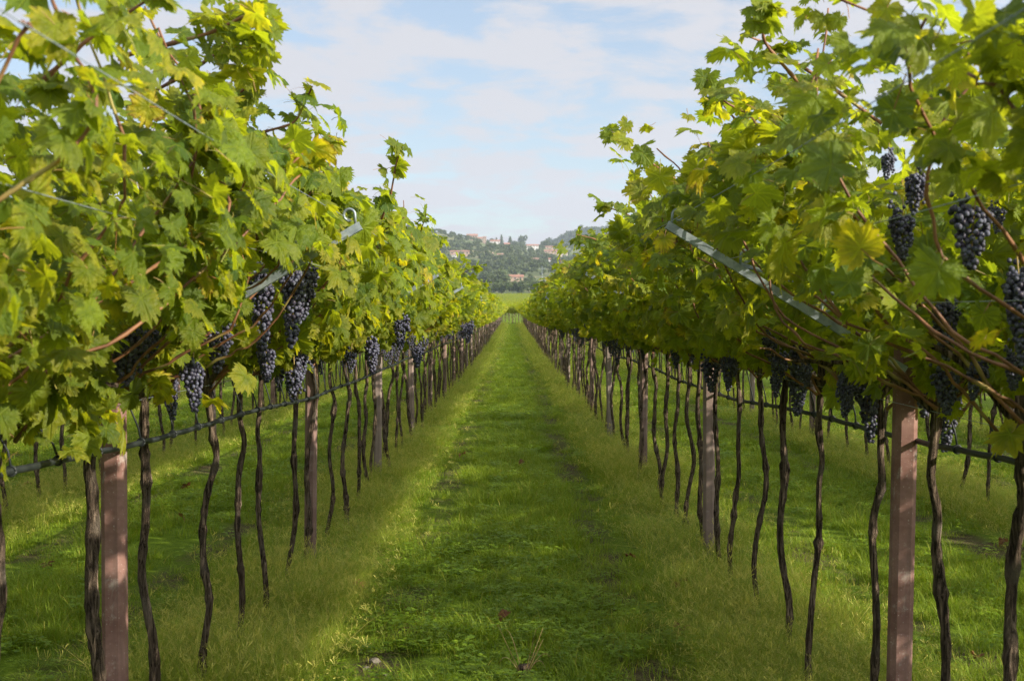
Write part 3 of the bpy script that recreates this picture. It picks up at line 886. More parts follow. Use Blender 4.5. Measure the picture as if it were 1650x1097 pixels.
MAIN_END = 84.0
STUFF_PTS = []                                   # (x, y, rot) of the vines nobody could count
for side, x0 in ROWS.items():
    g = np.random.default_rng(42 if side == "left" else 43)
    bay, n = 0, 0
    pre = len([y for y in ROW_Y[side] if y < POSTS[side][0]])
    for y in ROW_Y[side]:
        b_ = sum(1 for p in POSTS[side] if p < y)
        if b_ != bay: bay, n = b_, 0
        n += 1
        x = x0 + g.normal(0, .02)
        if y > MAIN_END:
            STUFF_PTS.append((x, y, math.pi * g.integers(0, 2), 0)); continue
        if bay == 0:
            lab = vine_name(side, 1, pre - n + 1, 0, "knotty")
            if side == "left" and pre - n + 1 == 1: lab = "thickest grape vine, first before the first post in the row left of the aisle"
        elif bay < 14:
            lab = vine_name(side, 1, n, bay, DESC[int(g.integers(0, 3))])
        else:
            lab = f"grape vine far down the row {side} of the aisle, beyond its fourteenth post"
        if y < 13.3:
            build_near_vine(side, x0, y, int(y * 1000) + 5000 + (9 if side == "right" else 0) + 50, lab)
        else:
            vine = build_copy_vine(x, y, lab, f"vines of the row {side} of the aisle", 1 if y < 42 else 2, g)
            for px, py, dep, sc, kind in SHOW[side]:
                if dep >= 13.4 and nearest_vine(side, dep) == y:
                    o = link("grape_bunch", BUNCH[kind], vine, tuple(place_px(px, py, dep) - np.array([x, y, float(terrain(x, y))]))); o.scale = (sc, sc, sc)
                    vine.rotation_euler[2] = 0; vine.scale = (1, 1, 1)

# rows beyond the two that flank the aisle
for n_row in (2, 3, 4, 5, 6):
    for side, sg in (("left", -1), ("right", 1)):
        x0 = sg * (1.32 + 2.64 * (n_row - 1))
        g = np.random.default_rng(60 + n_row * 2 + (sg > 0))
        y = -2.4 if sg > 0 else 1.5
        lim = {2: (-3, 21), 3: (9, 22)}.get(n_row, (0, 0))
        pys = [4.8 + 4.67 * i + g.normal(0, .05) for i in range(34)]
        bay, n = 0, 0
        pre = [q for q in np.arange(y, 4.8, .84)]
        while y < 166:
            b_ = sum(1 for p in pys if p < y)
            if b_ != bay: bay, n = b_, 0
            n += 1
            x = x0 + g.normal(0, .03)
            if lim[0] < y < lim[1]:
                lab = vine_name(side, n_row, n if bay else max(1, len(pre) - n + 1), bay, DESC[int(g.integers(0, 3))])
                build_copy_vine(x, y, lab, f"vines of the {ORD[n_row]} row {side} of the aisle", 1, g)
            elif y > 2 or n_row == 2:
                STUFF_PTS.append((x, y, math.pi * g.integers(0, 2), 0))
            y += 0.84 + g.normal(0, .05)
        if n_row <= 3:
            for i, py_ in enumerate(pys[:6]):
                make_post(x0, py_, f"slim concrete post, {ORD[i + 1]} along the {ORD[n_row]} row {side} of the aisle", f"concrete posts of the {ORD[n_row]} row {side} of the aisle", full=False)

# ------------------------------------------------------------------ hose and wires
def hose(side, x0, off, nice):
    g = np.random.default_rng(11 if side == "left" else 12)
    where = f"the row {side} of the aisle" if nice else f"the second row {side} of the aisle"
    t = thing("irrigation_hose", (x0 + off, 0, 0), f"black drip irrigation hose clipped under the wire along {where}", "hose", "drip hoses along the vine rows")
    y0, y1 = 1.0, (160.0 if nice else 60.0)
    ys = np.concatenate([np.arange(y0, 24, .12), np.arange(24, y1, 1.0)])
    hy = []; q = y0 + .1
    while q < 22: hy.append(q); q += g.uniform(.36, .50)
    hy = np.array(hy)
    base = np.interp(ys, [1, 3, 4.7, 9, 20], [1.26, 1.235, 1.185, 1.098, 1.11]) + .008 * np.sin(ys * .7 + g.uniform(0, 6)) + .004 * np.sin(ys * 1.9 + 1)
    frac = np.clip(np.interp(ys, hy, np.arange(len(hy))) % 1, 0, 1)
    base -= .004 * np.sin(np.pi * frac) * (ys < 22)
    P = np.stack([.008 * np.sin(ys * .8 + 2), ys, base], -1)
    b = Buf(); b.add(*tube(P, 0.0098, 10)); link("tube", b.mesh("tube", M_HOSE), t)
    if nice:
        for q in hy:
            zt = float(np.interp(q, ys, P[:, 2])); xt = float(np.interp(q, ys, P[:, 0]))
            b = Buf(); lean = g.normal(0, .03)
            top = np.array([-off * .5, q + lean - .03, 1.312])
            pth = np.array([[xt, q, zt + .008], [xt - .1 * off, q + lean * .3 - .008, zt + .05], [top[0], top[1], top[2] - .012], [top[0], top[1] + .006, top[2] + .006], [top[0], top[1] + .014, top[2] - .004]])
            b.add(*tube(pth, 0.0033, 6))
            a = np.linspace(0, 6.283, 13)
            b.add(*tube(np.stack([xt + .0125 * np.cos(a), np.full(13, q), zt + .0125 * np.sin(a)], -1), 0.0036, 6))
            link("hanger", b.mesh("hanger", M_HOSE), t)
    return t
hose("left", -1.32, 0.062, True)
hose("right", 1.32, 0.062, True)
hose("left", -3.96, 0.06, False)
hose("right", 3.96, -0.06, False)

def wire(name, x, z, y1, label, group):
    b = Buf(); ys = np.arange(0.5, y1, 2.3)
    b.add(*tube(np.stack([np.full(len(ys), 0), ys, z + .008 * np.sin(ys * 1.35)], -1), 0.0010, 6))
    o = link(name, b.mesh(name, M_STEEL), None, (x, 0, 0))
    return tag(o, label, "wire", group)
for side, x0 in ROWS.items():
    sg = 1 if side == "left" else -1             # towards the aisle
    wire("trellis_wire", x0 + .031 * sg, 1.312, 150, f"thin steel wire carrying the hose hangers in the row {side} of the aisle", "trellis wires")
    for u, nm in ((.785, "outermost"), (.575, "middle"), (.305, "innermost")):
        z = 1.425 + u / .80 * .47 + .035
        wire("trellis_wire", x0 + u * sg, z, 120, f"{nm} steel wire through the hooks on the aisle side of the {side} row", "trellis wires")
        wire("trellis_wire", x0 - u * sg, z, 120, f"{nm} steel wire on the arms facing away from the aisle in the {side} row", "trellis wires")

# ------------------------------------------------------------------ instanced stuff (grass, uncountable vines)
def scatter(name, pts, rots, scales, types, sources, label=None, cat=None):
    """one object: a cloud of points with a source mesh instanced on each by geometry nodes"""
    me = bpy.data.meshes.new(name)
    me.vertices.add(len(pts)); me.vertices.foreach_set("co", np.asarray(pts, np.float32).ravel())
    for nm, typ, arr, key in (("rot", 'FLOAT_VECTOR', rots, "vector"), ("scl", 'FLOAT_VECTOR', scales, "vector"), ("typ", 'INT', types, "value")):
        a = me.attributes.new(nm, typ, 'POINT')
        a.data.foreach_set(key, np.asarray(arr, np.int32 if typ == 'INT' else np.float32).ravel())
    ob = link(name, me)
    ng = bpy.data.node_groups.new(name, 'GeometryNodeTree')
    ng.interface.new_socket("Geometry", in_out='INPUT', socket_type='NodeSocketGeometry')
    ng.interface.new_socket("Geometry", in_out='OUTPUT', socket_type='NodeSocketGeometry')
    gi, go = ng.nodes.new("NodeGroupInput"), ng.nodes.new("NodeGroupOutput")
    jn = ng.nodes.new("GeometryNodeJoinGeometry")
    def attr(nm, dt):
        n = ng.nodes.new("GeometryNodeInputNamedAttribute"); n.data_type = dt; n.inputs[0].default_value = nm
        return [o for o in n.outputs if o.enabled][0]
    r_, s_, t_ = attr("rot", 'FLOAT_VECTOR'), attr("scl", 'FLOAT_VECTOR'), attr("typ", 'INT')
    for i, src in enumerate(sources):
        so = bpy.data.objects.new(name + "_source", src)
        oi = ng.nodes.new("GeometryNodeObjectInfo"); oi.inputs[0].default_value = so; oi.inputs[1].default_value = True
        cp = ng.nodes.new("FunctionNodeCompare"); cp.data_type = 'INT'; cp.operation = 'EQUAL'
        ins = [q for q in cp.inputs if q.enabled]
        ng.links.new(t_, ins[0]); ins[1].default_value = i
        iop = ng.nodes.new("GeometryNodeInstanceOnPoints")
        ng.links.new(gi.outputs[0], iop.inputs['Points']); ng.links.new(cp.outputs[0], iop.inputs['Selection'])
        ng.links.new(oi.outputs['Geometry'], iop.inputs['Instance'])
        ng.links.new(r_, iop.inputs['Rotation']); ng.links.new(s_, iop.inputs['Scale'])
        ng.links.new(iop.outputs[0], jn.inputs[0])
    ng.links.new(jn.outputs[0], go.inputs[0])
    md = ob.modifiers.new("scatter", 'NODES'); md.node_group = ng
    tag(ob, label, cat, kind="stuff")
    return ob

def vine_whole(i):
    """trunk and foliage of a far vine in one mesh, for the rows too far to count"""
    g = np.random.default_rng(800 + i)
    P = foliage_points(g, 150, cane_paths(g, 6), per_cane=8)
    N, Y, S, yel, bri = leaf_attrs(P, g); S = S * 1.5
    b = Buf(); add_leaves(b, P, N, Y, S, yel, bri, T_FAR, g)
    z = np.linspace(-.05, 1.4, 6)
    b.add(*tube(np.stack([.02 * np.sin(z * 4 + i), .02 * np.cos(z * 3 + i), z], -1), .017, 5), mat=1)
    return b.mesh("far_vine", [M_LEAF_FAR, M_BARK])
g = np.random.default_rng(77)
pts = list(STUFF_PTS)
for yc in (171, 173.6, 176.3, 179):
    for x in np.arange(-14, 14, .40): pts.append((x + g.normal(0, .05), yc + g.normal(0, .1), math.pi / 2, 0))
y = 184.0
while y < 790:
    half = 12 + y * .06
    for x in np.arange(-half, half, 1.0 + y * .0012): pts.append((x + g.normal(0, .1), y + g.normal(0, .15), math.pi / 2 + g.normal(0, .1), 1))
    y += 4.6 + y * .013
A = np.array(pts)
zz = terrain(A[:, 0], A[:, 1])
k = g.uniform(.92, 1.08, len(A)) * np.where(A[:, 3] > 0, 1.0, 1.0)
scatter("distant_vines", np.stack([A[:, 0], A[:, 1], zz], -1), np.stack([0 * k, 0 * k, A[:, 2]], -1), np.stack([k, k * (1 + .35 * A[:, 3]), k], -1), g.integers(0, 4, len(A)),
        [vine_whole(i) for i in range(4)], "mass of distant vines in the rows and fields too far to count", "vines")

def tuft(seed, n, spread, h, w, lean, mat, dry=0.06, heads=0):
    g = np.random.default_rng(seed); b = Buf()
    for i in range(n):
        a = g.uniform(0, 6.283); rr = spread * g.random() ** .5; hh = h * g.uniform(.45, 1.15)
        base = np.array([rr * math.cos(a), rr * math.sin(a), -.005]); d = a + g.normal(0, 1.2)
        out = np.array([math.cos(d), math.sin(d), 0]); side = np.array([-math.sin(d), math.cos(d), 0])
        ln = hh * lean * g.uniform(.3, 1.5); ww = w * g.uniform(.6, 1.3)
        V = []
        for t in (0, .4, .75, 1):
            c = base + out * ln * t ** 2 + np.array([0, 0, hh * (t - .22 * lean * t ** 3)])
            wt_ = ww * (1 - t ** 1.6) / 2 + .0001
            V += [c - side * wt_, c + side * wt_]
        F = []
        for q in (0, 2, 4): F += [[q, q + 1, q + 3], [q, q + 3, q + 2]]
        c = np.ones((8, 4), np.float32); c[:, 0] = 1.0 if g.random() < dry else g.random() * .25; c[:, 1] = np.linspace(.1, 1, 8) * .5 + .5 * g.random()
        b.add(V, F, None, c)
        if i < heads:
            top = V[-1]
            for q in range(5):
                e = top + np.array([g.normal(0, .012), g.normal(0, .012), g.uniform(-.03, .03)])
                cc = np.ones((3, 4), np.float32); cc[:, 0] = .8
                b.add([top + [0, 0, -.02], e, e + [.003, 0, .004]], [[0, 1, 2]], None, cc)
    return b.mesh("tuft", mat)
def weed(seed, n, spread, r):
    g = np.random.default_rng(seed); b = Buf()
    for i in range(n):
        a = g.uniform(0, 6.283); rr = spread * g.random() ** .5; h = g.uniform(.02, .075)
        c0 = np.array([rr * math.cos(a), rr * math.sin(a), h]); rot = g.uniform(0, 6.28); sz = r * g.uniform(.6, 1.3)
        col = g.random()
        for q in range(3):
            an = rot + q * 2.094
            d = np.array([math.cos(an), math.sin(an), g.uniform(-.1, .35)]); s = np.array([-math.sin(an), math.cos(an), 0])
            V = [c0, c0 + d * sz * .55 + s * sz * .42, c0 + d * sz, c0 + d * sz * .55 - s * sz * .42]
            cc = np.ones((4, 4), np.float32); cc[:, 0] = .0; cc[:, 1] = col
            b.add(V, [[0, 1, 2], [0, 2, 3]], None, cc)
    return b.mesh("weed", M_GRASS)
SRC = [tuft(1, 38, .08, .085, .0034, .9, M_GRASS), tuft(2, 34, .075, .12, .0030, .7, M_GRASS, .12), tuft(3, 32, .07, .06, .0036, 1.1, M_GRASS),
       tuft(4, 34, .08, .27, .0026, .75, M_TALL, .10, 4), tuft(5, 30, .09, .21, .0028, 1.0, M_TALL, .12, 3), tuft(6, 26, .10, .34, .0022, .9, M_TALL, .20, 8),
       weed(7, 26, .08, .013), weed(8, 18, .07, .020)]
g = np.random.default_rng(99)
def vnoise(x, y, s, seed):
    r = np.random.default_rng(seed).random((64, 64)); X = x / s; Y = y / s
    i, j = np.floor(X).astype(int), np.floor(Y).astype(int); fx, fy = X - i, Y - j
    fx, fy = fx * fx * (3 - 2 * fx), fy * fy * (3 - 2 * fy)
    q = lambda a, b_: r[a % 64, b_ % 64]
    return (q(i, j) * (1 - fx) + q(i + 1, j) * fx) * (1 - fy) + (q(i, j + 1) * (1 - fx) + q(i + 1, j + 1) * fx) * fy
GP, GR, GS, GT = [], [], [], []
for ya, yb, xh, dens, ks in ((4.0, 9, 4.5, 330, 1.0), (9, 16, 7, 190, 1.1), (16, 30, 8, 90, 1.35), (30, 60, 6, 42, 1.8), (60, 168, 5, 18, 2.6)):
    n = int((yb - ya) * 2 * xh * dens)
    x, y = g.uniform(-xh, xh, n), g.uniform(ya, yb, n)
    n1, n2 = vnoise(x + 500, y + 500, .55, 1), vnoise(x + 500, y + 500, 1.7, 2)
    m = np.abs(((x + 264) / 2.64) % 1 - .5) * 2.64 + (n1 - .5) * .25
    tall = m < .36 + .16 * n1
    p = np.where(tall, .45 + .5 * (n2 > .4), 1.0) * np.where(np.abs(m - .74) < .17, .15 + .5 * (n2 > .55), 1) * np.clip(.35 + 1.3 * n1, 0, 1)
    patch = vnoise(x + 500, y + 500, .8, 5)
    p = p * np.where(patch > .80, .15, 1)
    for qx, qy, qr in PATCHES:
        p = p * np.where(np.hypot(x - qx, (y - qy) * .6) + (n1 - .5) * .2 < qr + .02, .28, 1)
    ok = g.random(n) < p
    x, y, tall, n2, n1 = x[ok], y[ok], tall[ok], n2[ok], n1[ok]; n = len(x)
    ty = np.where(tall, g.choice([3, 4, 5, 3, 1], n), np.where(g.random(n) < .06 + .22 * (n2 > .62), g.choice([6, 7], n), g.choice([0, 1, 2, 2, 0], n)))
    s = g.uniform(.7, 1.25, n) * ks
    sz = g.uniform(.7, 1.2, n) * np.where(tall, .36 + .66 * n1, .65 + .7 * n1) * (1 + (ks - 1) * .25)
    GP.append(np.stack([x, y, terrain(x, y)], -1)); GR.append(np.stack([g.normal(0, .12, n), g.normal(0, .12, n), g.uniform(0, 6.28, n)], -1))
    GS.append(np.stack([s, s, sz], -1)); GT.append(ty)
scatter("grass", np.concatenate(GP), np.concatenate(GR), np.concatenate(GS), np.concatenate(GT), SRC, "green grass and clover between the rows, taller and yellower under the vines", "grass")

# ------------------------------------------------------------------ small things on the grass
LEAF_SPOTS = [(1098, 957, "curled orange fallen leaf at the right edge of the aisle grass", .11), (815, 1003, "reddish fallen leaf in the middle of the aisle", .09),
              (1100, 1030, "orange fallen leaf nearest the camera beside the right wheel track", .09), (580, 958, "brown fallen leaf lying beside the left wheel track", .09),
              (1578, 1088, "orange fallen leaf at the foot of the nearest right vine trunks", .065), (1620, 886, "large brown fallen leaf on bare soil right of the first right post", .085),
              (300, 795, "rust fallen leaf between two trunks just right of the first left post", .10), (292, 846, "pale orange fallen leaf below the rust one by the left row", .09),
              (48, 788, "brown fallen leaf at the left edge of the grass beyond the left row", .14), (745, 738, "small orange fallen leaf far up the aisle", .11), (1015, 915, "small red fallen leaf on the right wheel track", .08),
              (842, 752, "small yellow fallen leaf in the mid aisle grass", .09), (75, 925, "orange fallen leaf in front of the second left row", .10)]
for i, (px, py, lab, s) in enumerate(LEAF_SPOTS):
    x, y = ground_px(px, py)
    V, F, uv, edge = T_NEAR[i % len(T_NEAR)]
    s *= .75
    V = V.copy(); V[:, 2] = V[:, 2] * 1.6 + .5 * np.abs(V[:, 0]) ** 1.5
    c = np.ones((len(V), 4), np.float32); c[:, 0] = random.random() * .8; c[:, 1] = random.random(); c[:, 2] = edge
    b = Buf(); b.add(V * s, F, uv, c)
    o = link("fallen_leaf", b.mesh("fallen_leaf", M_DRYLEAF), None, (x, y, float(terrain(x, y)) + .065)); o.rotation_euler = (random.uniform(-.5, .5), random.uniform(-.5, .5), random.uniform(0, 6.28))
    tag(o, lab, "fallen leaf", "fallen leaves on the grass")

def stone(px, py, s, lab):
    x, y = ground_px(px, py); V, F = ICO2; g_ = np.random.default_rng(int(px))
    V = V * np.array([1, .8, .55]) * s * (1 + .13 * g_.standard_normal((len(V), 1)))
    b = Buf(); b.add(V, F)
    tag(link("stone", b.mesh("stone", M_STONE, smooth=False), None, (x, y, float(terrain(x, y)) + s * .3)), lab, "stone", "stones in the bare earth")
stone(603, 1066, .030, "largest pale stone in the bare patch at the left of the aisle")
stone(590, 1076, .020, "small stone beside the largest pale stone in the bare patch")
stone(622, 1086, .016, "smallest stone at the lower end of the left bare patch")
stone(1075, 1082, .018, "small stone in the bare soil on the right wheel track")

x, y = ground_px(845, 1085)
t = thing("cut_stump", (x, y, float(terrain(x, y))), "small dark cut stump with dry straw stalks in the middle of the aisle", "stump")
b = Buf(); b.add(*tube(np.array([[0, 0, -.03], [.004, 0, .02], [0, 0, .055]]), [.032, .028, .027], 10)); link("stub", b.mesh("stub", M_BARK), t)
for i in range(9):
    g_ = np.random.default_rng(i + 3); a = g_.uniform(0, 6.28); h = g_.uniform(.10, .26)
    tt = np.linspace(0, 1, 7)[:, None]; e = np.array([math.cos(a) * h * .6, math.sin(a) * h * .6, h])
    P = np.array([[.02 * math.cos(a), .02 * math.sin(a), .02]]) + e * tt * np.array([1, 1, 1]) - np.array([0, 0, .10]) * tt ** 3 * (i % 2)
    b = Buf(); b.add(*tube(P, np.linspace(.0022, .0008, 7), 5)); link("stalk", b.mesh("stalk", M_STUBBLE), t)

# ------------------------------------------------------------------ far away: hillside trees, wood, houses
def crown_mesh(seed, kind, n=420, leaf=0.16):
    """a unit-height crown: leaf clumps spread through lumpy lobes"""
    g = np.random.default_rng(seed); pts = []; nn = []
    if kind == "round":
        lob = [(g.normal(0, .16), g.normal(0, .16), g.uniform(.42, .82), g.uniform(.16, .27)) for _ in range(9)]
        for i in range(n):
            cx, cy, cz, r = lob[g.integers(0, 9)]; d = norm(g.normal(0, 1, 3)); q = r * g.uniform(.7, 1.08)
            pts.append((cx + d[0] * q, cy + d[1] * q, cz + d[2] * q)); nn.append(d)
    else:
        for i in range(n):
            t = g.random(); a = g.uniform(0, 6.28); r = (.16 if kind == "fir" else .085) * (1 - t) ** .8 * g.uniform(.75, 1.2) + .01
            if kind == "fir": r *= 1 + .35 * math.sin(t * 40)
            pts.append((r * math.cos(a), r * math.sin(a), .08 + .92 * t)); nn.append((math.cos(a), math.sin(a), .3))
    P = np.array(pts); N = norm(np.array(nn) + g.normal(0, .35, (n, 3)))
    S = leaf * g.uniform(.6, 1.3, n)
    b = Buf(); add_leaves(b, P, N, np.array([0, 0, -1.0]) + g.normal(0, .6, (n, 3)), S, g.random(n) * .6, g.beta(2, 2, n), T_FAR, g)
    return b.mesh("crown", [M_TREE, M_PET])
CROWN = [crown_mesh(i, "round", 620, .085) for i in range(4)]
FIR = [crown_mesh(20 + i, "fir", 500, .06) for i in range(2)]
CYP = [crown_mesh(30, "cypress", 420, .045)]
HILLTREE = [crown_mesh(40 + i, "round", 130, .17) for i in range(4)]
def trunk_unit():
    b = Buf(); b.add(*tube(np.array([[0, 0, -.03], [.01, 0, .2], [0, .01, .45], [.01, 0, .62]]), [.035, .028, .02, .01], 7))
    for a in (0.5, 2.4, 4.4):
        b.add(*tube(np.array([[0, 0, .3], [.07 * math.cos(a), .07 * math.sin(a), .45], [.15 * math.cos(a), .15 * math.sin(a), .6]]), [.014, .01, .005], 5))
    return b.mesh("trunk", M_TRUNK)
TRUNK_U = trunk_unit()

def on_hill(px, py, lo=700, hi=3100):
    """where the sight line through a photo pixel meets the land"""
    for D in np.arange(lo, hi, 4.0):
        x = (px - VPX) / FPX * D; h = float(terrain(x, D))
        if (h - CAM_Z) / D * FPX >= VPY - py: return x, D, h
    return (px - VPX) / FPX * 2080, 2080, float(terrain((px - VPX) / FPX * 2080, 2080))

def tree(px, D, top_py, wide, kind, lab, group=None, base_py=None):
    x = (px - VPX) / FPX * D; z = float(terrain(x, D)) - .2
    ztop = CAM_Z + (VPY - top_py) / FPX * D; h = max(ztop - z, 3.0)
    t = thing({"round": "broadleaf_tree", "fir": "fir_tree", "cypress": "cypress_tree"}[kind], (x, D, z), lab, "tree", group)
    g_ = random.choice({"round": CROWN, "fir": FIR, "cypress": CYP}[kind])
    w = wide / FPX * D / ({"round": .72, "fir": .40, "cypress": .2}[kind])
    a = link("trunk", TRUNK_U, t); a.scale = (h * .8, h * .8, h)
    c = link("crown", g_, t); c.scale = (w, w, h); t.rotation_euler[2] = random.uniform(0, 6.28)
    return t
WOOD = [(775, 800, 462, 34, "round", "bushy green tree at the left end of the wood"), (793, 815, 458, 34, "round", "green round tree second from the left in the wood"),
        (809, 790, 452, 30, "round", "dark dense tree left of the middle of the wood"), (822, 820, 455, 34, "round", "mid green tree in front of the orange roofed farmhouse"),
        (838, 795, 451, 34, "round", "tallest greyish tree in the middle of the wood"), (853, 830, 450, 30, "round", "pale green tree right of the tallest greyish tree"),
        (866, 800, 452, 28, "round", "dark blue green tree at the right end of the wood"), (880, 815, 458, 34, "round", "rounded tree half hidden by the right vine row"),
        (757, 815, 470, 34, "round", "low tree half hidden by the left vine row"), (808, 905, 433, 34, "round", "large dark round tree left of the orange roofed farmhouse"),
        (782, 930, 440, 26, "round", "small olive tree beside the small pale house"), (900, 840, 455, 40, "round", "broad tree behind the right vine row"),
        (735, 840, 462, 42, "round", "broad tree behind the left vine row")]
for px, D, top, w, kind, lab in WOOD: tree(px, D, top, w, kind, lab, "trees of the wood at the foot of the hill")
RIDGE = [(809, 2040, 378, 9, "fir", "tall dark fir right of the castle on the ridge"), (823, 2030, 381, 12, "fir", "broad dark fir on the ridge right of the tallest one"),
         (801, 2060, 383, 9, "fir", "small dark fir on the ridge beside the white villa"), (841, 2300, 378, 16, "round", "dark wooded clump on the ridge in the dip"),
         (795, 2080, 384, 10, "round", "round dark tree on the ridge behind the white villa"), (742, 2060, 378, 12, "round", "dark round tree on the ridge left of the castle"),
         (742, 1600, 400, 6, "cypress", "slim cypress above the long low farm on the slope"),
         (780, 1500, 403, 22, "round", "wide dark tree right of the long low farm"), (833, 2020, 388, 14, "round", "rounded tree below the broad fir on the ridge")]
for px, D, top, w, kind, lab in RIDGE: tree(px, D, top, w, kind, lab, "trees on the ridge and upper slope")

HOUSE_PX = [(831, 452, 30), (800, 458, 12), (761, 393, 24), (776, 395, 16), (781, 396, 10), (799, 394, 20), (818, 396, 12), (858, 378, 14), (859, 402, 22), (870, 396, 12), (742, 411, 32), (733, 414, 9), (808, 414, 13), (793, 411, 8), (888, 411, 22), (907, 414, 19), (890, 423, 12), (886, 401, 14), (862, 420, 16)]
g = np.random.default_rng(123)
HP, HS = [], []
while len(HP) < 7500:
    D = g.uniform(850, 3000); x = g.uniform(-1, 1) * (110 + D * .07)
    z = float(terrain(x, D))
    if D < 1800:                                   # olive rows along the terraces
        D += (round(z / 3.3) * 3.3 - z) / .085 + g.normal(0, 1.2); z = float(terrain(x, D))
    f = float(vnoise(np.array([x + 4000]), np.array([D]), 60.0, 9)[0])
    if D < 2150 and f > .66 and g.random() < .8: continue            # open terraces
    tx, ty = VPX + x / D * FPX, VPY - (z - CAM_Z) / D * FPX
    if any(abs(tx - hx) < hw / 2 and -2 < ty - hy < 3.5 for hx, hy, hw in HOUSE_PX): continue    # gardens round the houses
    h = g.uniform(3.0, 5.6) * (1.8 if D > 2250 else 1) * (1.6 if g.random() < .06 else 1)
    HP.append((x, D, z - .3)); HS.append((h * g.uniform(.8, 1.3), h * g.uniform(.8, 1.3), h))
n = len(HP)
scatter("hillside_trees", HP, np.stack([np.zeros(n), np.zeros(n), g.uniform(0, 6.28, n)], -1), HS, g.integers(0, 4, n), HILLTREE, "olive trees and scrub covering the far hillside", "trees")

def house(px, py, w_px, h_px, lab, wall, name="country_house", lo=900, D=None, depth=.7, storeys=2, hip=False, tower=False):
    """px, py: middle of the base in the photo; size from pixels at its distance"""
    if D is None: x, D, z = on_hill(px, py, lo)
    else:
        x = (px - VPX) / FPX * D; z = float(terrain(x, D))
    z = max(z - .5, 0); W = w_px / FPX * D; Hh = h_px / FPX * D; dp = max(W * depth, 6); wall_h = Hh * (.72 if not tower else .9)
    t = thing(name, (x, D, z), lab, "house", "houses on the hill")
    b = Buf(); b.add(*box((0, 0, wall_h / 2 - 1), (W, dp, wall_h + 2))); link("wall", b.mesh("wall", wall, False), t)
    e = .5; rz = wall_h + .003; rh = Hh - wall_h; iw = W / 2 * (.55 if hip else 1) + (0 if hip else e)
    V = [(-W / 2 - e, -dp / 2 - e, rz), (W / 2 + e, -dp / 2 - e, rz), (W / 2 + e, dp / 2 + e, rz), (-W / 2 - e, dp / 2 + e, rz), (-iw, 0, rz + rh), (iw, 0, rz + rh)]
    F = [[0, 1, 5], [0, 5, 4], [2, 3, 4], [2, 4, 5], [3, 0, 4], [1, 2, 5], [0, 3, 2], [0, 2, 1]]
    b = Buf(); b.add(V, F); roof = link("roof", b.mesh("roof", M_ROOF, False), t)
    if not tower:
        b = Buf(); b.add(*box((W * .22, dp * .12, rz + rh * .9), (.9, .9, 1.8))); link("chimney", b.mesh("chimney", wall, False), roof)
    nw = max(2, int(W / 3.6))
    for s in range(storeys):
        for i in range(nw):
            b = Buf(); b.add(*box((-W / 2 + (i + .5) * W / nw, -dp / 2 - .01, wall_h * (s + .55) / storeys), (min(1.1, W / nw * .4), .14, min(1.7, wall_h / storeys * .5))))
            link("window", b.mesh("window", M_WINDOW, False), t)
    return t
house(831, 455, 26, 14, "farmhouse with a broad orange tiled roof behind the wood", M_WALLO, "farmhouse", D=990)
house(800, 458, 9, 9, "small pale house left of the orange roofed farmhouse", M_WALLW, D=960, storeys=1)
house(762, 394, 17, 11, "pink walled castle house with tiled roof on the ridge", M_WALLO, "hilltop_mansion", D=2000)
house(776, 396, 11, 9, "long cream wing between the castle house and the square tower", M_WALL, D=1985)
house(782, 396, 5, 12, "square stone tower at the right end of the castle", M_WALLO, "stone_tower", D=1960, tower=True, storeys=3)
house(799, 395, 15, 10, "white two storey villa right of the castle tower", M_WALLW, "white_villa", D=1990)
house(818, 396, 9, 9, "small ochre house between the two dark firs", M_WALLO, D=1980, storeys=1)
house(858, 378, 12, 6, "reddish low building on the ridge left of the wooded hill", M_WALLO, D=2420, storeys=1)
house(859, 402, 19, 9, "bright white modern villa alone on the slope", M_WALLW, "white_villa", lo=1300)
house(870, 396, 10, 7, "small cream house above and right of the bright white villa", M_WALL, lo=1300, storeys=1)
house(742, 411, 30, 8, "long low farm with tiled roof on the left slope", M_WALLO, "farmhouse", lo=1200, storeys=1)
house(733, 414, 7, 6, "tiny white house below the long low farm", M_WALLW, lo=1200, storeys=1)
house(808, 414, 11, 6, "pale low house in the middle of the slope", M_WALL, lo=1200, storeys=1)
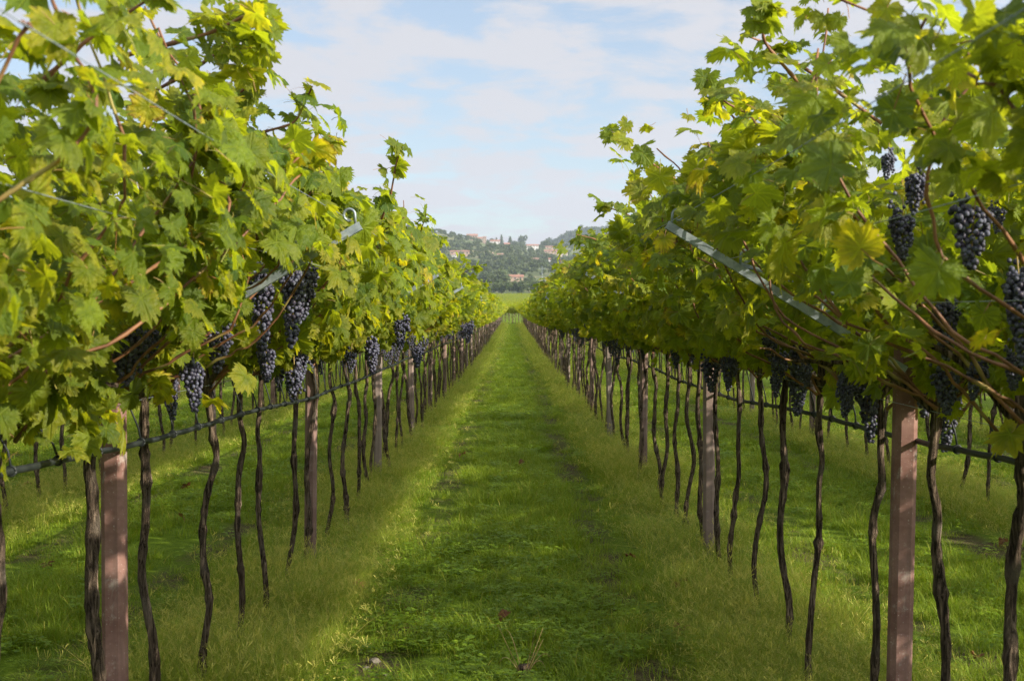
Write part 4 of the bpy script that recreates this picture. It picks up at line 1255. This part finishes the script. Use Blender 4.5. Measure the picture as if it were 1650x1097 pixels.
house(793, 411, 6, 4, "tiny cream hut on the slope left of the pale low house", M_WALL, lo=1200, storeys=1)
house(888, 411, 20, 9, "long pink row house left of the two villas", M_WALLO, lo=1200)
house(907, 414, 17, 10, "cream villa with tiled roof at the right of the slope", M_WALL, lo=1200)
house(890, 423, 10, 8, "white house lowest of the group on the right slope", M_WALLW, lo=1100)
house(886, 401, 12, 5, "low tiled farm above the pink row house", M_WALLO, lo=1300, storeys=1)
house(862, 420, 14, 5, "flat ochre barn on the slope under the white modern villa", M_WALLO, "barn", lo=1100, storeys=1)

x, D = (874.5 - VPX) / FPX * 620, 620.0
z = float(terrain(x, D))
t = thing("power_pole", (x, D, z), "thin pale power pole standing beyond the right vine row", "pole")
hp = CAM_Z + (VPY - 429) / FPX * D - z
b = Buf(); b.add(*tube(np.array([[0, 0, -.3], [0, 0, hp * .5], [0, 0, hp]]), [.11, .09, .07], 8)); link("mast", b.mesh("mast", M_STEEL), t)
b = Buf(); b.add(*box((0, -.15, hp - 1.2), (2.6, .14, .16))); ca = link("crossarm", b.mesh("crossarm", M_STEEL, False), t)
for s in (-1.1, 0, 1.1):
    b = Buf(); b.add(*tube(np.array([[s, -.15, hp - 1.11], [s, -.15, hp - .95], [s, -.15, hp - .8]]), [.05, .09, .05], 8)); link("insulator", b.mesh("insulator", M_WALLW), ca)

# ------------------------------------------------------------------ air
b = Buf(); V, F = box((0, 1640, 149), (1900, 3420, 302)); b.add(V, F)
mh = bpy.data.materials.new("haze_air"); mh.use_nodes = True; mh.node_tree.nodes.clear()
mo = mh.node_tree.nodes.new("ShaderNodeOutputMaterial"); pv = mh.node_tree.nodes.new("ShaderNodeVolumePrincipled")
pv.inputs['Color'].default_value = (0.72, 0.84, 1.0, 1); pv.inputs['Density'].default_value = 0.00012; pv.inputs['Anisotropy'].default_value = 0.2
mh.node_tree.links.new(pv.outputs[0], mo.inputs['Volume'])
tag(link("haze", b.mesh("haze", mh, False)), "thin blue haze in the air before the far hill", "haze", kind="stuff")
